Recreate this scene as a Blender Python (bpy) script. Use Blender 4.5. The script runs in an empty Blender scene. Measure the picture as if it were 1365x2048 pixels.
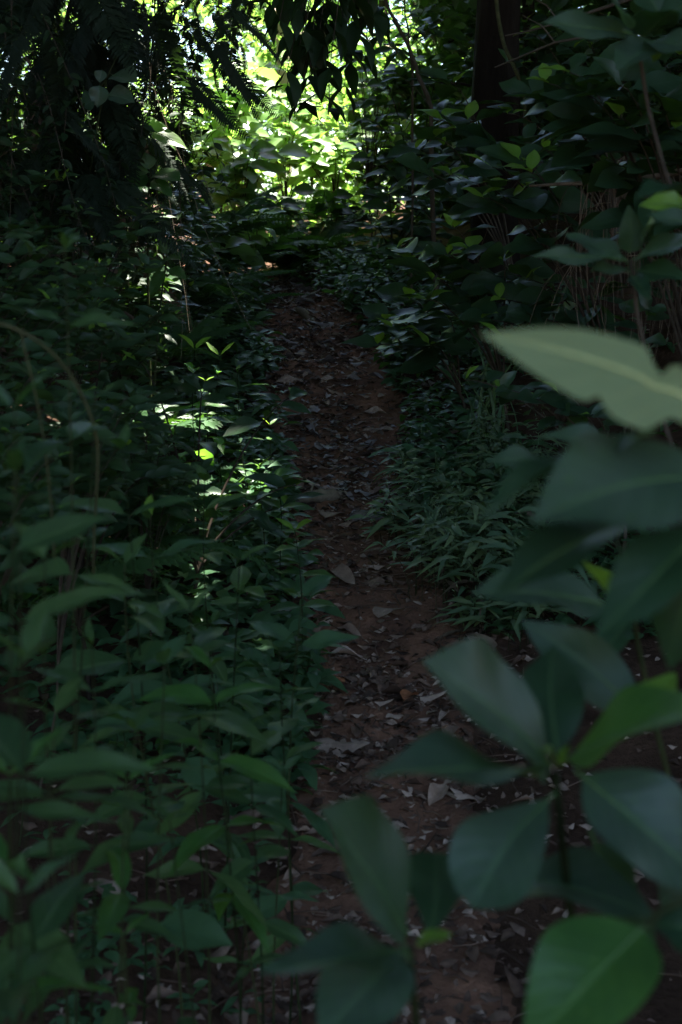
import bpy, math, random
import numpy as np
from mathutils import Vector, Matrix, noise

random.seed(7)
rng = np.random.default_rng(7)
scene = bpy.context.scene
COL = scene.collection

# ------------------------------------------------------------------ camera maths
CAMZ, PITCH, FPX = 1.55, math.radians(10), 2844.0
FWD = Vector((0, math.cos(PITCH), -math.sin(PITCH)))
UP = Vector((0, math.sin(PITCH), math.cos(PITCH)))
CAM = Vector((0, 0, CAMZ))

def P(px, py, Y):
    """Point of the place seen at photo position (px, py), Y metres up the track."""
    d = FWD + Vector((1, 0, 0)) * ((px - 682.5) / FPX) - UP * ((py - 1024) / FPX)
    return CAM + d * (Y / d.y)

# ------------------------------------------------------------------ ground shape
TR = [  # row, distance, centre, half width of the track
    (2040, 2.82, 745, 262), (1900, 3.1, 745, 262), (1600, 3.75, 772, 165), (1400, 4.35, 782, 165), (1300, 4.7, 772, 168),
    (1100, 5.5, 708, 138), (1000, 6.0, 694, 128), (850, 6.9, 682, 138), (700, 7.9, 642, 125), (600, 9.0, 594, 76), (567, 10.0, 548, 48)]
_y, _x, _h, _z = [-40, -6, 0, 1.6], [-.4, -.1, .0, .06], [.35, .3, .3, .3], [-2.2, -.55, -.3, -.14]
for r, Y, c, h in TR:
    p = P(c, r, Y); _y.append(Y); _x.append(p.x); _z.append(p.z); _h.append(h / FPX * Y)
_y += [12, 16, 25, 40, 140]; _x += [-1.25, -2.6, -3, -3, -3]; _h += [.25, .3, .3, .3, .3]; _z += [1.47, 1.6, 2.0, 2.6, 7]
_y, _x, _h, _z = map(np.array, (_y, _x, _h, _z))
def smooth_i(y, tab, s=.35):
    return sum(np.interp(y + k * s, _y, tab) for k in (-1, -.5, 0, .5, 1)) / 5
def ss(a, b, x):
    t = np.clip((x - a) / (b - a), 0, 1); return t * t * (3 - 2 * t)
def gbase(x, y):
    x = np.asarray(x, float); y = np.asarray(y, float)
    c, h, z = smooth_i(y, _x), smooth_i(y, _h), smooth_i(y, _z, .5)
    d = np.abs(x - c) - h
    left = x < c
    la = np.interp(y, [0, 3.5, 5.5, 9, 12], [.15, .25, 1.0, 1.1, .35])
    ra = np.interp(y, [0, 3.5, 5.5, 9, 12], [.25, .35, .75, .9, .4])
    z = z + np.where(left, .08 * ss(0, .3, d) + la * ss(.3, 2.6, d), .07 * ss(0, .25, d) + ra * ss(.35, 3, d))
    z = z - .03 * ss(0, -.12, d)
    z = z + .16 * np.clip(np.abs(x) - 9, 0, 60) + 0 * y
    return z, d
def gz(x, y):
    z, d = gbase(x, y)
    n = .05 * noise.noise((x * 1.3, y * 1.3, 2.1)) + .022 * noise.noise((x * 4.1, y * 4.1, .3)) + .010 * noise.noise((x * 11, y * 11, 7.7))
    return float(z) + n
def G(px, py, lo=1.0, hi=30):
    """Where the view through (px, py) meets the ground."""
    Y = lo
    while Y < hi:
        p = P(px, py, Y)
        if p.z < gz(p.x, p.y): return Vector((p.x, p.y, gz(p.x, p.y)))
        Y += .02
    p = P(px, py, hi); return Vector((p.x, p.y, gz(p.x, p.y)))

# ------------------------------------------------------------------ sun and its gaps
SUN = Vector((.28, .12, .95)).normalized()
GAPS = []   # (point, radius): openings of the leaf roof that let the sun flecks through
def gap(px, py, Y, r): GAPS.append((np.array(P(px, py, Y)), r))
for a in [(330, 775, 5.6, .03), (412, 800, 5.4, .03), (415, 850, 5.35, .03), (418, 895, 5.3, .03), (232, 560, 6.2, .07), (235, 480, 6.2, .04), (310, 262, 5.6, .12),
          (345, 372, 5.5, .06), (355, 262, 5.6, .08), (300, 300, 6.3, .10), (500, 880, 5.7, .03), (540, 860, 5.8, .03), (450, 990, 4.7, .04), 
          (430, 735, 5.5, .05), (350, 540, 5.4, .04), (30, 200, 6.5, .05),
          (60, 280, 6.4, .05), (140, 70, 6.3, .05), (135, 130, 6.3, .05), (240, 130, 6.2, .06), (75, 150, 6.4, .05), (128, 390, 6.2, .04), (60, 330, 6.1, .04),
          (270, 630, 5.6, .05), (330, 630, 5.6, .05)]: gap(*a)
SUNA = np.array(SUN)
def in_gap(p):
    p = np.atleast_2d(np.asarray(p, float)); m = np.zeros(len(p), bool)
    for q, r in GAPS:
        v = p - q; t = v @ SUNA
        d = np.linalg.norm(v - t[:, None] * SUNA, axis=1)
        m |= (t > .3) & (d < r + .02 * np.clip(t, 0, 3) + .035)
    return m

# ------------------------------------------------------------------ materials
def nodes(name):
    m = bpy.data.materials.new(name); m.use_nodes = True
    t = m.node_tree; t.nodes.clear()
    out = t.nodes.new('ShaderNodeOutputMaterial')
    def N(kind, **kw):
        n = t.nodes.new('ShaderNode' + kind)
        for k, v in kw.items():
            if k in n.inputs.keys(): n.inputs[k].default_value = v
            else: setattr(n, k, v)
        return n
    def K(a, b): t.links.new(a, b)
    return m, N, K, out
def c4(c): return (c[0], c[1], c[2], 1)
def mixc(N, K, fac, a, b, blend='MIX'):
    n = N('Mix', data_type='RGBA', blend_type=blend)
    for s, v in ((n.inputs[0], fac), (n.inputs[6], a), (n.inputs[7], b)):
        if hasattr(v, 'links'): K(v, s)
        else: s.default_value = v if isinstance(v, (int, float)) else c4(v)
    return n.outputs[2]
def mth(N, K, op, a, b=None, c=None, clamp=False):
    n = N('Math', operation=op, use_clamp=clamp)
    for i, v in enumerate((a, b, c)):
        if v is None: continue
        if hasattr(v, 'links'): K(v, n.inputs[i])
        else: n.inputs[i].default_value = v
    return n.outputs[0]

def leaf_mat(name, ca, cb, rough=.42, tr=.3, tcol=None, vein=.35, nv=9, spec=.34, spots=None, mottle=None, bump=.12, vcol=None):
    m, N, K, out = nodes(name)
    uv = N('UVMap').outputs[0]; sx = N('SeparateXYZ'); K(uv, sx.inputs[0])
    u = mth(N, K, 'ABSOLUTE', mth(N, K, 'MULTIPLY', mth(N, K, 'SUBTRACT', sx.outputs[0], .5), 2.0))
    mid = mth(N, K, 'SUBTRACT', 1.0, mth(N, K, 'MULTIPLY', u, 14.0), clamp=True)
    ph = mth(N, K, 'SUBTRACT', mth(N, K, 'MULTIPLY', sx.outputs[1], float(nv)), mth(N, K, 'MULTIPLY', u, 2.2))
    w = mth(N, K, 'ABSOLUTE', mth(N, K, 'SINE', mth(N, K, 'MULTIPLY', ph, math.pi)))
    side = mth(N, K, 'SUBTRACT', 1.0, mth(N, K, 'MULTIPLY', w, 4.5), clamp=True)
    vm = mth(N, K, 'MAXIMUM', mid, mth(N, K, 'MULTIPLY', side, .45))
    tint = N('Attribute', attribute_name='tint'); oi = N('ObjectInfo')
    f = mth(N, K, 'FRACT', mth(N, K, 'ADD', tint.outputs['Fac'], oi.outputs['Random']))
    tc = N('TexCoord'); nz = N('TexNoise', Scale=9.0, Detail=4.0); K(tc.outputs['Object'], nz.inputs['Vector'])
    col = mixc(N, K, f, ca, cb)
    col = mixc(N, K, mth(N, K, 'MULTIPLY', nz.outputs['Fac'], .5), col, [x * .62 for x in ca])
    if spots:
        n2 = N('TexNoise', Scale=23.0, Detail=3.0); K(tc.outputs['Object'], n2.inputs['Vector'])
        sp = mth(N, K, 'MULTIPLY', mth(N, K, 'SUBTRACT', n2.outputs['Fac'], .64), 9.0, clamp=True)
        col = mixc(N, K, sp, col, spots)
    if mottle:  # broad low-frequency mottling mixed into the base colour
        n3 = N('TexNoise', Scale=2.6, Detail=5.0, Roughness=.6); K(tc.outputs['Object'], n3.inputs['Vector'])
        col = mixc(N, K, mth(N, K, 'MULTIPLY', mth(N, K, 'SUBTRACT', n3.outputs['Fac'], .38), 2.2, clamp=True), col, mottle)
    col = mixc(N, K, mth(N, K, 'MULTIPLY', vm, vein), col, vcol or [min(1, x * 2.2 + .02) for x in cb])
    b = N('BsdfPrincipled'); K(col, b.inputs['Base Color'])
    K(mth(N, K, 'ADD', mth(N, K, 'MULTIPLY', nz.outputs['Fac'], .25), rough - .12), b.inputs['Roughness'])
    b.inputs['Specular IOR Level'].default_value = spec
    hgt = mth(N, K, 'ADD', mth(N, K, 'MULTIPLY', w, .6), mth(N, K, 'MULTIPLY', nz.outputs['Fac'], .7))
    bp = N('Bump', Strength=bump, Distance=.004); K(hgt, bp.inputs['Height']); K(bp.outputs[0], b.inputs['Normal'])
    if tr:
        t = N('BsdfTranslucent')
        tcl = mixc(N, K, mth(N, K, 'MULTIPLY', vm, .3), tcol or [ca[0] * 2.2 + .02, ca[1] * 1.9 + .03, ca[2] * .6], [x * .5 for x in (tcol or ca)])
        K(tcl, t.inputs['Color'])
        mx = N('MixShader', Fac=tr); K(b.outputs[0], mx.inputs[1]); K(t.outputs[0], mx.inputs[2]); K(mx.outputs[0], out.inputs[0])
    else: K(b.outputs[0], out.inputs[0])
    return m

def rough_mat(name, cols, scale=6, rough=.9, bump=.6, dist=.02, stretch=(1, 1, 1), fine=60, spec=.06):
    m, N, K, out = nodes(name)
    tc = N('TexCoord'); mp = N('Mapping'); mp.inputs['Scale'].default_value = stretch; K(tc.outputs['Object'], mp.inputs[0])
    a = N('TexNoise', Scale=float(scale), Detail=8.0, Roughness=.65); K(mp.outputs[0], a.inputs['Vector'])
    f = N('TexNoise', Scale=float(fine), Detail=6.0, Roughness=.7); K(mp.outputs[0], f.inputs['Vector'])
    rp = N('ValToRGB'); e = rp.color_ramp.elements
    for i, c in enumerate(cols):
        pos = .3 + .4 * i / max(1, len(cols) - 1)
        if i < 2: e[i].position = pos; e[i].color = c4(c)
        else: x = e.new(pos); x.color = c4(c)
    tint = N('Attribute', attribute_name='tint'); oi = N('ObjectInfo')
    s = mth(N, K, 'ADD', a.outputs['Fac'], mth(N, K, 'MULTIPLY', mth(N, K, 'SUBTRACT', mth(N, K, 'FRACT', mth(N, K, 'ADD', tint.outputs['Fac'], oi.outputs['Random'])), .5), .45))
    K(s, rp.inputs[0])
    col = mixc(N, K, .55, rp.outputs[0], f.outputs['Fac'], 'OVERLAY')
    b = N('BsdfPrincipled', Roughness=rough); b.inputs['Specular IOR Level'].default_value = spec
    K(col, b.inputs['Base Color'])
    h = mth(N, K, 'ADD', a.outputs['Fac'], mth(N, K, 'MULTIPLY', f.outputs['Fac'], .45))
    bp = N('Bump', Strength=bump, Distance=dist); K(h, bp.inputs['Height']); K(bp.outputs[0], b.inputs['Normal'])
    K(b.outputs[0], out.inputs[0]); return m

M = {}
M['big'] = leaf_mat('broad glossy leaf', (.032, .066, .038), (.050, .092, .050), .40, .26, (.10, .24, .04), vein=.6, nv=8, spots=(.05, .12, .02), mottle=(.062, .085, .068))
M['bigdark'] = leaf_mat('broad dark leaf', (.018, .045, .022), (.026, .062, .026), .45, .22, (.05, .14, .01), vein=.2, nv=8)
M['young'] = leaf_mat('young yellow green leaf', (.10, .22, .03), (.15, .27, .04), .42, .4, (.30, .50, .04), vein=.3, nv=8)
M['fresh'] = leaf_mat('fresh green leaf', (.045, .125, .028), (.065, .16, .035), .42, .35, (.16, .40, .03), vein=.6, nv=9, spots=(.13, .26, .04), mottle=(.024, .072, .022))  # bright green and blotches put sun-fleck light into the leaf colour
M['pale'] = leaf_mat('pale matt backlit leaf', (.21, .285, .13), (.24, .31, .15), .6, .4, (.55, .62, .34), vein=1.0, nv=7, spec=.3, vcol=(.48, .52, .22))  # paleness of light through the leaf put into its base colour
M['seed'] = leaf_mat('lance seedling leaf', (.022, .058, .024), (.080, .140, .042), .45, .3, (.10, .27, .03), vein=.55, nv=8, spots=(.055, .13, .03))
M['shade'] = leaf_mat('glossy shrub leaf', (.014, .036, .020), (.026, .060, .026), .42, .25, (.08, .18, .01), vein=.3, nv=10, spec=.45)
M['herb'] = leaf_mat('herb leaf', (.035, .085, .040), (.055, .12, .055), .45, .3, (.12, .27, .03), vein=.2, nv=6)
M['overhead'] = leaf_mat('silhouette overhanging leaf', (.010, .026, .010), (.018, .040, .014), .5, .22, (.04, .10, .01), vein=.2, nv=8, spec=.3)  # near-black base puts the silhouette against the bright clearing into the colour
M['herbdark'] = leaf_mat('shaded herb leaf', (.016, .042, .018), (.034, .070, .024), .5, .25, (.09, .2, .02), vein=.2, nv=6, spec=.3)  # darker copy of the herb leaf, bank shade put into its colour
M['blade'] = leaf_mat('grass blade', (.075, .14, .085), (.15, .20, .09), .42, .3, (.14, .28, .05), vein=.2, nv=2)
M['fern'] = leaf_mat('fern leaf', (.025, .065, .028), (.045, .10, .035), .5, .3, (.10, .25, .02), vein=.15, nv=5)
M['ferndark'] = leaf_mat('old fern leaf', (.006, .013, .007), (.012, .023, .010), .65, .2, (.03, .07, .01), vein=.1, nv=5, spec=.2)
M['sunny'] = leaf_mat('sun bright leaf', (.085, .17, .048), (.14, .235, .07), .36, .42, (.27, .50, .07), vein=.25, nv=6, spec=.6)  # brighter leaf green, sunlight of the clearing put into the base colour
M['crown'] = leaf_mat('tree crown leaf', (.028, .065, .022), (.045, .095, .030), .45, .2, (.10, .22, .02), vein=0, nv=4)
M['dry'] = rough_mat('dry leaf', [(.125, .08, .062), (.23, .158, .122), (.37, .275, .225)], 9, .8, .4, .004, fine=70, spec=.15)
M['drydark'] = rough_mat('dark dry leaf', [(.045, .028, .021), (.085, .052, .038), (.14, .088, .066)], 9, .8, .4, .004, fine=70, spec=.15)
M['drysheen'] = rough_mat('sheen grey dry leaf', [(.10, .08, .078), (.17, .145, .142), (.27, .24, .24)], 9, .65, .4, .004, fine=70, spec=.3)  # lilac grey carries the cool sky sheen of the upper track as colour
M['dryorange'] = rough_mat('rusty dry leaf', [(.22, .09, .045), (.36, .16, .08), (.42, .22, .12)], 9, .7, .3, .004)
M['straw'] = rough_mat('straw', [(.06, .042, .03), (.11, .08, .056), (.18, .135, .10)], 20, .7, .2, .003)
M['bark'] = rough_mat('bark', [(.012, .009, .007), (.022, .017, .014), (.036, .028, .022)], 7, .9, 1.0, .03, (1, 1, .25), 40)
M['palebark'] = rough_mat('pale bark', [(.22, .18, .13), (.33, .28, .21), (.40, .35, .28)], 6, .85, .6, .02, (1, 1, .3), 40)
M['rib'] = rough_mat('leaf midrib', [(.05, .10, .04), (.065, .12, .045), (.08, .14, .05)], 9, .5, .1, .001)
M['ribpale'] = rough_mat('pale leaf midrib', [(.42, .46, .2), (.46, .50, .22), (.50, .54, .24)], 9, .5, .1, .001)
M['lightwood'] = rough_mat('weathered wood', [(.09, .07, .05), (.14, .11, .08), (.18, .15, .11)], 9, .85, .5, .006)
M['stem'] = rough_mat('green stem', [(.012, .018, .007), (.02, .028, .011), (.035, .042, .017)], 14, .6, .2, .002)
M['woody'] = rough_mat('woody stem', [(.022, .017, .013), (.042, .033, .025), (.07, .056, .042)], 18, .8, .4, .004)
M['vine'] = rough_mat('pale vine', [(.05, .055, .025), (.08, .08, .04), (.11, .105, .06)], 18, .7, .3, .003)
M['soil'] = rough_mat('forest soil', [(.024, .014, .010), (.05, .029, .02), (.085, .05, .034)], 5, .95, .9, .04, fine=45)
M['track'] = rough_mat('trodden red soil', [(.095, .052, .036), (.185, .098, .066), (.30, .15, .098)], 4, .93, .9, .03, fine=55)
M['stone'] = rough_mat('stone', [(.13, .115, .105), (.19, .17, .155), (.24, .22, .2)], 9, .85, .5, .01)

# ------------------------------------------------------------------ mesh building
class Bag:
    def __init__(s): s.v, s.f, s.uv, s.t, s.n = [], [], [], [], 0
    def add(s, v, f, uv=None, tint=0.):
        v = np.asarray(v, float); f = np.asarray(f, int)
        s.v.append(v); s.f.append(f + s.n); s.n += len(v)
        s.uv.append(np.asarray(uv, float) if uv is not None else np.zeros((len(v), 2)))
        s.t.append(np.full(len(v), float(tint)))
    def many(s, tpl, pos, rot, scl, tint=None, carve=True):
        """template x (n,3) places, (n,3,3) frames, (n,) sizes"""
        v, f, uv = tpl
        pos, rot, scl = np.asarray(pos, float), np.asarray(rot, float), np.asarray(scl, float)
        if not len(pos): return
        if carve:
            k = ~in_gap(pos + rot[:, :, 1] * (scl * .5)[:, None]); pos, rot, scl = pos[k], rot[k], scl[k]
            if tint is not None: tint = np.asarray(tint)[k]
        n, m = len(pos), len(v)
        if not n: return
        V = np.einsum('nij,mj->nmi', rot, v) * scl[:, None, None] + pos[:, None, :]
        F = f[None] + (np.arange(n) * m)[:, None, None] + s.n
        s.v.append(V.reshape(-1, 3)); s.f.append(F.reshape(-1, 4)); s.n += n * m
        s.uv.append(np.tile(uv, (n, 1)))
        s.t.append(np.repeat(rng.random(n) if tint is None else tint, m))
    def tube(s, pts, rad, n=6, tint=0.):
        pts = [Vector(p) for p in pts]; k = len(pts)
        rad = [rad] * k if isinstance(rad, (int, float)) else rad
        V, F, U = [], [], []
        prev = None
        for i, p in enumerate(pts):
            d = (pts[min(i + 1, k - 1)] - pts[max(i - 1, 0)]).normalized()
            if prev is None: prev = d.orthogonal().normalized()
            a = (prev - d * prev.dot(d)).normalized(); prev = a; b = d.cross(a)
            for j in range(n):
                w = 2 * math.pi * j / n
                V.append(p + (a * math.cos(w) + b * math.sin(w)) * rad[i]); U.append((j / n, i / k))
        for i in range(k - 1):
            for j in range(n):
                F.append((i * n + j, i * n + (j + 1) % n, (i + 1) * n + (j + 1) % n, (i + 1) * n + j))
        s.add([tuple(v) for v in V], F, U, tint)
    def mesh(s, name, mat, off=(0, 0, 0)):
        me = bpy.data.meshes.new(name)
        if s.v:
            v = np.concatenate(s.v) - np.array(off); f = np.concatenate(s.f); uv = np.concatenate(s.uv); t = np.concatenate(s.t)
            me.vertices.add(len(v)); me.vertices.foreach_set('co', v.ravel().astype(np.float32))
            me.loops.add(f.size); me.loops.foreach_set('vertex_index', f.ravel().astype(np.int32))
            me.polygons.add(len(f)); me.polygons.foreach_set('loop_start', (np.arange(len(f)) * 4).astype(np.int32))
            me.polygons.foreach_set('use_smooth', np.ones(len(f), bool))
            l = me.uv_layers.new(name='UVMap'); l.data.foreach_set('uv', uv[f.ravel()].ravel().astype(np.float32))
            a = me.attributes.new('tint', 'FLOAT', 'POINT'); a.data.foreach_set('value', t.astype(np.float32))
            me.update(calc_edges=True)
        me.materials.append(mat); return me
    def build(s, name, mat, parent=None):
        if not s.v: return None
        off = parent['_o'] if parent else (0, 0, 0)
        o = bpy.data.objects.new(name, s.mesh(name, mat, off)); COL.objects.link(o)
        if parent: o.parent = parent
        return o
def tag(o, label=None, cat=None, group=None, kind=None):
    for k, v in (('label', label), ('category', cat), ('group', group), ('kind', kind)):
        if v: o[k] = v
    return o
EMPTIES = []
def thing(name, loc, label, cat, group=None):
    o = bpy.data.objects.new(name, None); COL.objects.link(o); o.location = loc; o.empty_display_size = .05
    o['_o'] = tuple(loc); EMPTIES.append(o)
    return tag(o, label, cat, group)
def put(name, me, M4, parent=None):
    o = bpy.data.objects.new(name, me); COL.objects.link(o)
    if parent: o.parent = parent; M4 = Matrix.Translation(-Vector(parent['_o'])) @ M4
    o.matrix_basis = M4; return o

PROF = {'ell': (.78, 1.08), 'lance': (.7, 1.05), 'ovate': (.5, .95), 'obov': (1.15, .6), 'strap': (.28, .45), 'acum': (.8, 1.35)}
def leaf(shape='ell', asp=.36, nu=10, nv=4, fold=.18, droop=.12, wav=.02, pet=.07, serr=0., seed=0, arch=0., curl=0., twist=0.):
    """unit leaf along +Y, face up +Z; returns verts, quads, uv"""
    r = random.Random(seed); a, b = PROF[shape]
    tm = a / (a + b); mx = tm ** a * (1 - tm) ** b
    V, U, F = [], [], []; p1, p2, p3 = r.random() * 6, r.random() * 6, r.uniform(-.05, .05)
    for i in range(nu + 1):
        t = i / nu
        if t < pet: w = .02
        else:
            q = (t - pet) / (1 - pet); w = max(.012, (q ** a * (1 - q) ** b) / mx)
            if serr: w *= 1 + serr * ((i % 2) - .5)
        for j in range(nv + 1):
            s_ = j / nv * 2 - 1; x = s_ * w * asp / 2
            z = fold * abs(x) - droop * t * t + arch * 4 * t * (1 - t) + wav * math.sin(t * 9 + p1 + (p2 if s_ > 0 else 0)) * abs(s_) * w
            z -= curl * (s_ * w) ** 2 * asp * .2
            x += p3 * math.sin(t * 3.1)
            if twist:
                c, sn = math.cos(twist * t), math.sin(twist * t); x, z = x * c - z * sn, x * sn + z * c
            V.append((x, t * (1 - .25 * droop * t), z)); U.append((j / nv, t))
    for i in range(nu):
        for j in range(nv):
            k = i * (nv + 1) + j; F.append((k, k + 1, k + nv + 2, k + nv + 1))
    return np.array(V), np.array(F), np.array(U)
def frames(d, n):
    """(n,3) along-directions and up hints -> frames with columns x, y(along), z"""
    d = d / np.linalg.norm(d, axis=1)[:, None]
    x = np.cross(d, n); x /= np.linalg.norm(x, axis=1)[:, None] + 1e-9
    return np.stack([x, d, np.cross(x, d)], axis=2)
def frame1(d, n):
    R = frames(np.array([d], float), np.array([n], float))[0]
    return Matrix([[float(R[i][j]) for j in range(3)] for i in range(3)])
def pool(name, mat, k=6, **kw):
    L = []
    for i in range(k):
        r = random.Random(i * 13 + len(name)); q = dict(kw)
        for key in ('fold', 'droop', 'asp', 'wav'):
            if key in q: q[key] *= r.uniform(.6, 1.35)
        b = Bag(); b.add(*leaf(seed=i, **q)); L.append(b.mesh(name, mat))
    return L
def tpls(k=4, **kw):
    L = []
    for i in range(k):
        r = random.Random(i * 7 + 3); q = dict(kw)
        for key in ('fold', 'droop', 'asp', 'wav'):
            if key in q: q[key] *= r.uniform(.6, 1.4)
        L.append(leaf(seed=i + 40, **q))
    return L
SEEDL = pool('leaf', M['seed'], 8, shape='acum', asp=.29, nu=16, nv=6, fold=.25, droop=.22, wav=.025, pet=.05)
SEED2 = pool('leaf', M['herb'], 6, shape='ell', asp=.42, nu=14, nv=6, fold=.22, droop=.25, wav=.035, pet=.06)
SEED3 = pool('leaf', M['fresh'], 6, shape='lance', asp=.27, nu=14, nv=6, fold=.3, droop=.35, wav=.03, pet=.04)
YOUNGL = pool('leaf', M['young'], 4, shape='ell', asp=.40, nu=12, nv=4, fold=.35, droop=.1, wav=.02, pet=.08)
SHRUBL = pool('leaf', M['shade'], 8, shape='ell', asp=.44, nu=14, nv=6, fold=.22, droop=.2, wav=.03, pet=.08)

def bez(a, b, c, d, n=12):
    a, b, c, d = map(Vector, (a, b, c, d)); L = []
    for i in range(n + 1):
        t = i / n; s_ = 1 - t
        L.append(a * s_ ** 3 + b * 3 * s_ * s_ * t + c * 3 * s_ * t * t + d * t ** 3)
    return L

# ------------------------------------------------------------------ setting: ground, track, sky
def axis(lo, hi, step, far, grow=1.22):
    L = list(np.arange(lo, hi + step / 2, step)); d = step
    while L[-1] < far: d *= grow; L.append(L[-1] + d)
    d = step
    while L[0] > -far: d *= grow; L.insert(0, L[0] - d)
    return L
def sheet(name, xs, ys, fz, mat):
    V = [(x, y, fz(x, y)) for y in ys for x in xs]; n = len(xs)
    F = [(j * n + i, j * n + i + 1, (j + 1) * n + i + 1, (j + 1) * n + i) for j in range(len(ys) - 1) for i in range(n - 1)]
    b = Bag(); b.add(V, F, np.zeros((len(V), 2))); o = b.build(name, mat); o['kind'] = 'structure'; return o
sheet('ground', axis(-3.2, 3.2, .06, 150), axis(1.4, 13, .06, 160), gz, M['soil'])
ys = list(np.arange(-2, 14.5, .035)); V, F = [], []; nx = 34
def edge_at(side, y): return 1.22 * (1 + .22 * noise.noise((1.7 * side, y * 2.3, 3.3)) + .10 * noise.noise((3.1 * side, y * 7.0, 1.1)))
def path_off(x, y, s_):
    k = max(0, 1 - abs(s_) ** 3); n = .5 + .5 * noise.noise((x * 7, y * 7, 1)); n2 = .5 + .5 * noise.noise((x * 22, y * 22, 5)); n3 = noise.noise((x * 2.2, y * 2.2, 9))
    rag = .016 * noise.noise((x * 9, y * 9, 4)) + .010 * noise.noise((x * 28, y * 28, 6))
    return .012 - .034 * abs(s_) ** 4 + rag * min(1, abs(s_) * 1.3) + k * (.026 * n * n + .018 * n2 + .02 * max(0, n3))
for y in ys:
    c, h = float(smooth_i(y, _x)), float(smooth_i(y, _h))
    for i in range(nx + 1):
        s_ = i / nx * 2 - 1; x = c + s_ * h * edge_at(1 if s_ > 0 else -1, y)
        V.append((x, y, gz(x, y) + path_off(x, y, s_)))
for j in range(len(ys) - 1):
    for i in range(nx):
        k = j * (nx + 1) + i; F.append((k, k + 1, k + nx + 2, k + nx + 1))
b = Bag(); b.add(V, F); tag(b.build('path', M['track']), kind='structure')

# ------------------------------------------------------------------ leaf litter (nobody could count it) and single fallen leaves
def tz(x, y):
    c, h = float(smooth_i(y, _x)), float(smooth_i(y, _h))
    s_ = (x - c) / (h * edge_at(1 if x > c else -1, y))
    return gz(x, y) + max(.003, path_off(x, y, s_) if abs(s_) < 1 else 0)
LIT = [leaf(sh, a, 6, 4, f * .5, d * .6, .06, .1, 0, i, 0, c) for i, (sh, a, f, d, c) in enumerate([('ell', .45, .5, .2, -1.0), ('ovate', .6, -.3, -.2, .9), ('lance', .35, .6, .3, -1.4), ('ell', .55, .1, -.25, .6), ('acum', .5, -.5, .1, 1.2)])]
def scatter_litter(name, mat, n, size, region, seed, mx=1.0):
    r = np.random.default_rng(seed); b = Bag(); per = {i: ([], [], []) for i in range(len(LIT))}
    k = 0
    while k < n:
        y = region[0] + (region[1] - region[0]) * r.random() ** 1.0
        c, h = float(smooth_i(y, _x)), float(smooth_i(y, _h))
        x = c + r.normal() * (h * 1.1 if r.random() < .6 else mx)
        if noise.noise((x * 1.9, y * 1.9, seed)) < -.15 and r.random() < .7: continue
        a = r.random() * 6.283; el = r.normal() * .08
        d = np.array([math.cos(a) * math.cos(el), math.sin(a) * math.cos(el), math.sin(el)])
        nn = np.array([r.normal() * .22, r.normal() * .22, 1 if r.random() < .7 else -1])
        i = r.integers(len(LIT)); s_ = size * min(2.6, r.lognormal(-.25, .45))
        per[i][0].append((x, y, tz(x, y) + .006 + abs(math.sin(el)) * s_ * .5)); per[i][1].append((d, nn)); per[i][2].append(s_); k += 1
    for i, (p, f, s_) in per.items():
        if p: b.many(LIT[i], p, frames(np.array([q[0] for q in f]), np.array([q[1] for q in f])), s_, carve=False)
    return b.build(name, mat)
tag(scatter_litter('leaf_litter', M['dry'], 5000, .032, (2.4, 10.5), 3, .7), 'grey brown dead leaves and scraps strewn over the track', 'leaf litter', kind='stuff')
tag(scatter_litter('dark_leaf_litter', M['drydark'], 7500, .045, (2.2, 11.5), 5, 1.0), 'dark rotting leaves matted over track and banks', 'leaf litter', kind='stuff')
tag(scatter_litter('grey_leaf_litter', M['drysheen'], 1300, .065, (5.8, 10.2), 11, .35), 'dead leaves matted over the upper track, sky sheen in their grey', 'leaf litter', kind='stuff')
tag(scatter_litter('large_leaf_litter', M['dry'], 420, .075, (2.4, 9.5), 8, .5), 'larger grey brown dead leaves matted flat along the track', 'leaf litter', kind='stuff')
b = Bag()
for i in range(900):
    y = random.uniform(2.5, 10); c, h = float(smooth_i(y, _x)), float(smooth_i(y, _h)); x = c + random.gauss(0, h * 1.2); a = random.random() * 6.28; L = random.uniform(.03, .16)
    p = Vector((x, y, tz(x, y) + .006)); q = Vector((x + math.cos(a) * L, y + math.sin(a) * L, 0)); q.z = tz(q.x, q.y) + random.uniform(.003, .02)
    m_ = (p + q) / 2 + Vector((random.gauss(0, .006), random.gauss(0, .006), .004)); b.tube([p, m_, q], [.0022, .002, .001], 5, random.random())
tag(b.build('twig_litter', M['drydark']), 'thin broken twigs strewn over the track', 'twigs', kind='stuff')

def fallen(px, py, L, ang, label, mat='dry', shape='ell', asp=.45, curl=.8, fold=.3, tilt=.1, serr=0, nz_=1, lift=.012, name='fallen_leaf', tw=.3):
    p = G(px, py); p.z = tz(p.x, p.y) + lift
    b = Bag(); b.add(*leaf(shape, asp, 18, 8, fold, .15, .06, .06, serr, int(px + py), .05, curl, tw))
    a = math.radians(ang); d = Vector((math.cos(a) * math.cos(tilt), math.sin(a) * math.cos(tilt), math.sin(tilt)))
    R = frame1(d, (0.05, -.12, nz_)).to_4x4()
    o = put(name, b.mesh(name, M[mat]), Matrix.Translation(p - d * L * .5) @ R @ Matrix.Scale(L, 4)); return tag(o, label, 'fallen leaf')
fallen(752, 1190, .12, 170, 'wide pale brown dead leaf lying flat near the tip of a green seedling leaf', shape='ovate', asp=.55, serr=.35)
fallen(700, 1335, .16, -14, 'longest grey brown dead leaf, slightly folded, at the left track edge', fold=.25, curl=-.8, tilt=.02, lift=.015, asp=.3)
fallen(795, 1345, .085, 4, 'small smooth grey dead leaf right of the long folded leaf', asp=.32, mat='dry', curl=-.3)
fallen(838, 1285, .07, 30, 'small grey dead leaf propped up over its own shadow by the right track edge', asp=.6, tilt=.3, lift=.03)
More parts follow.
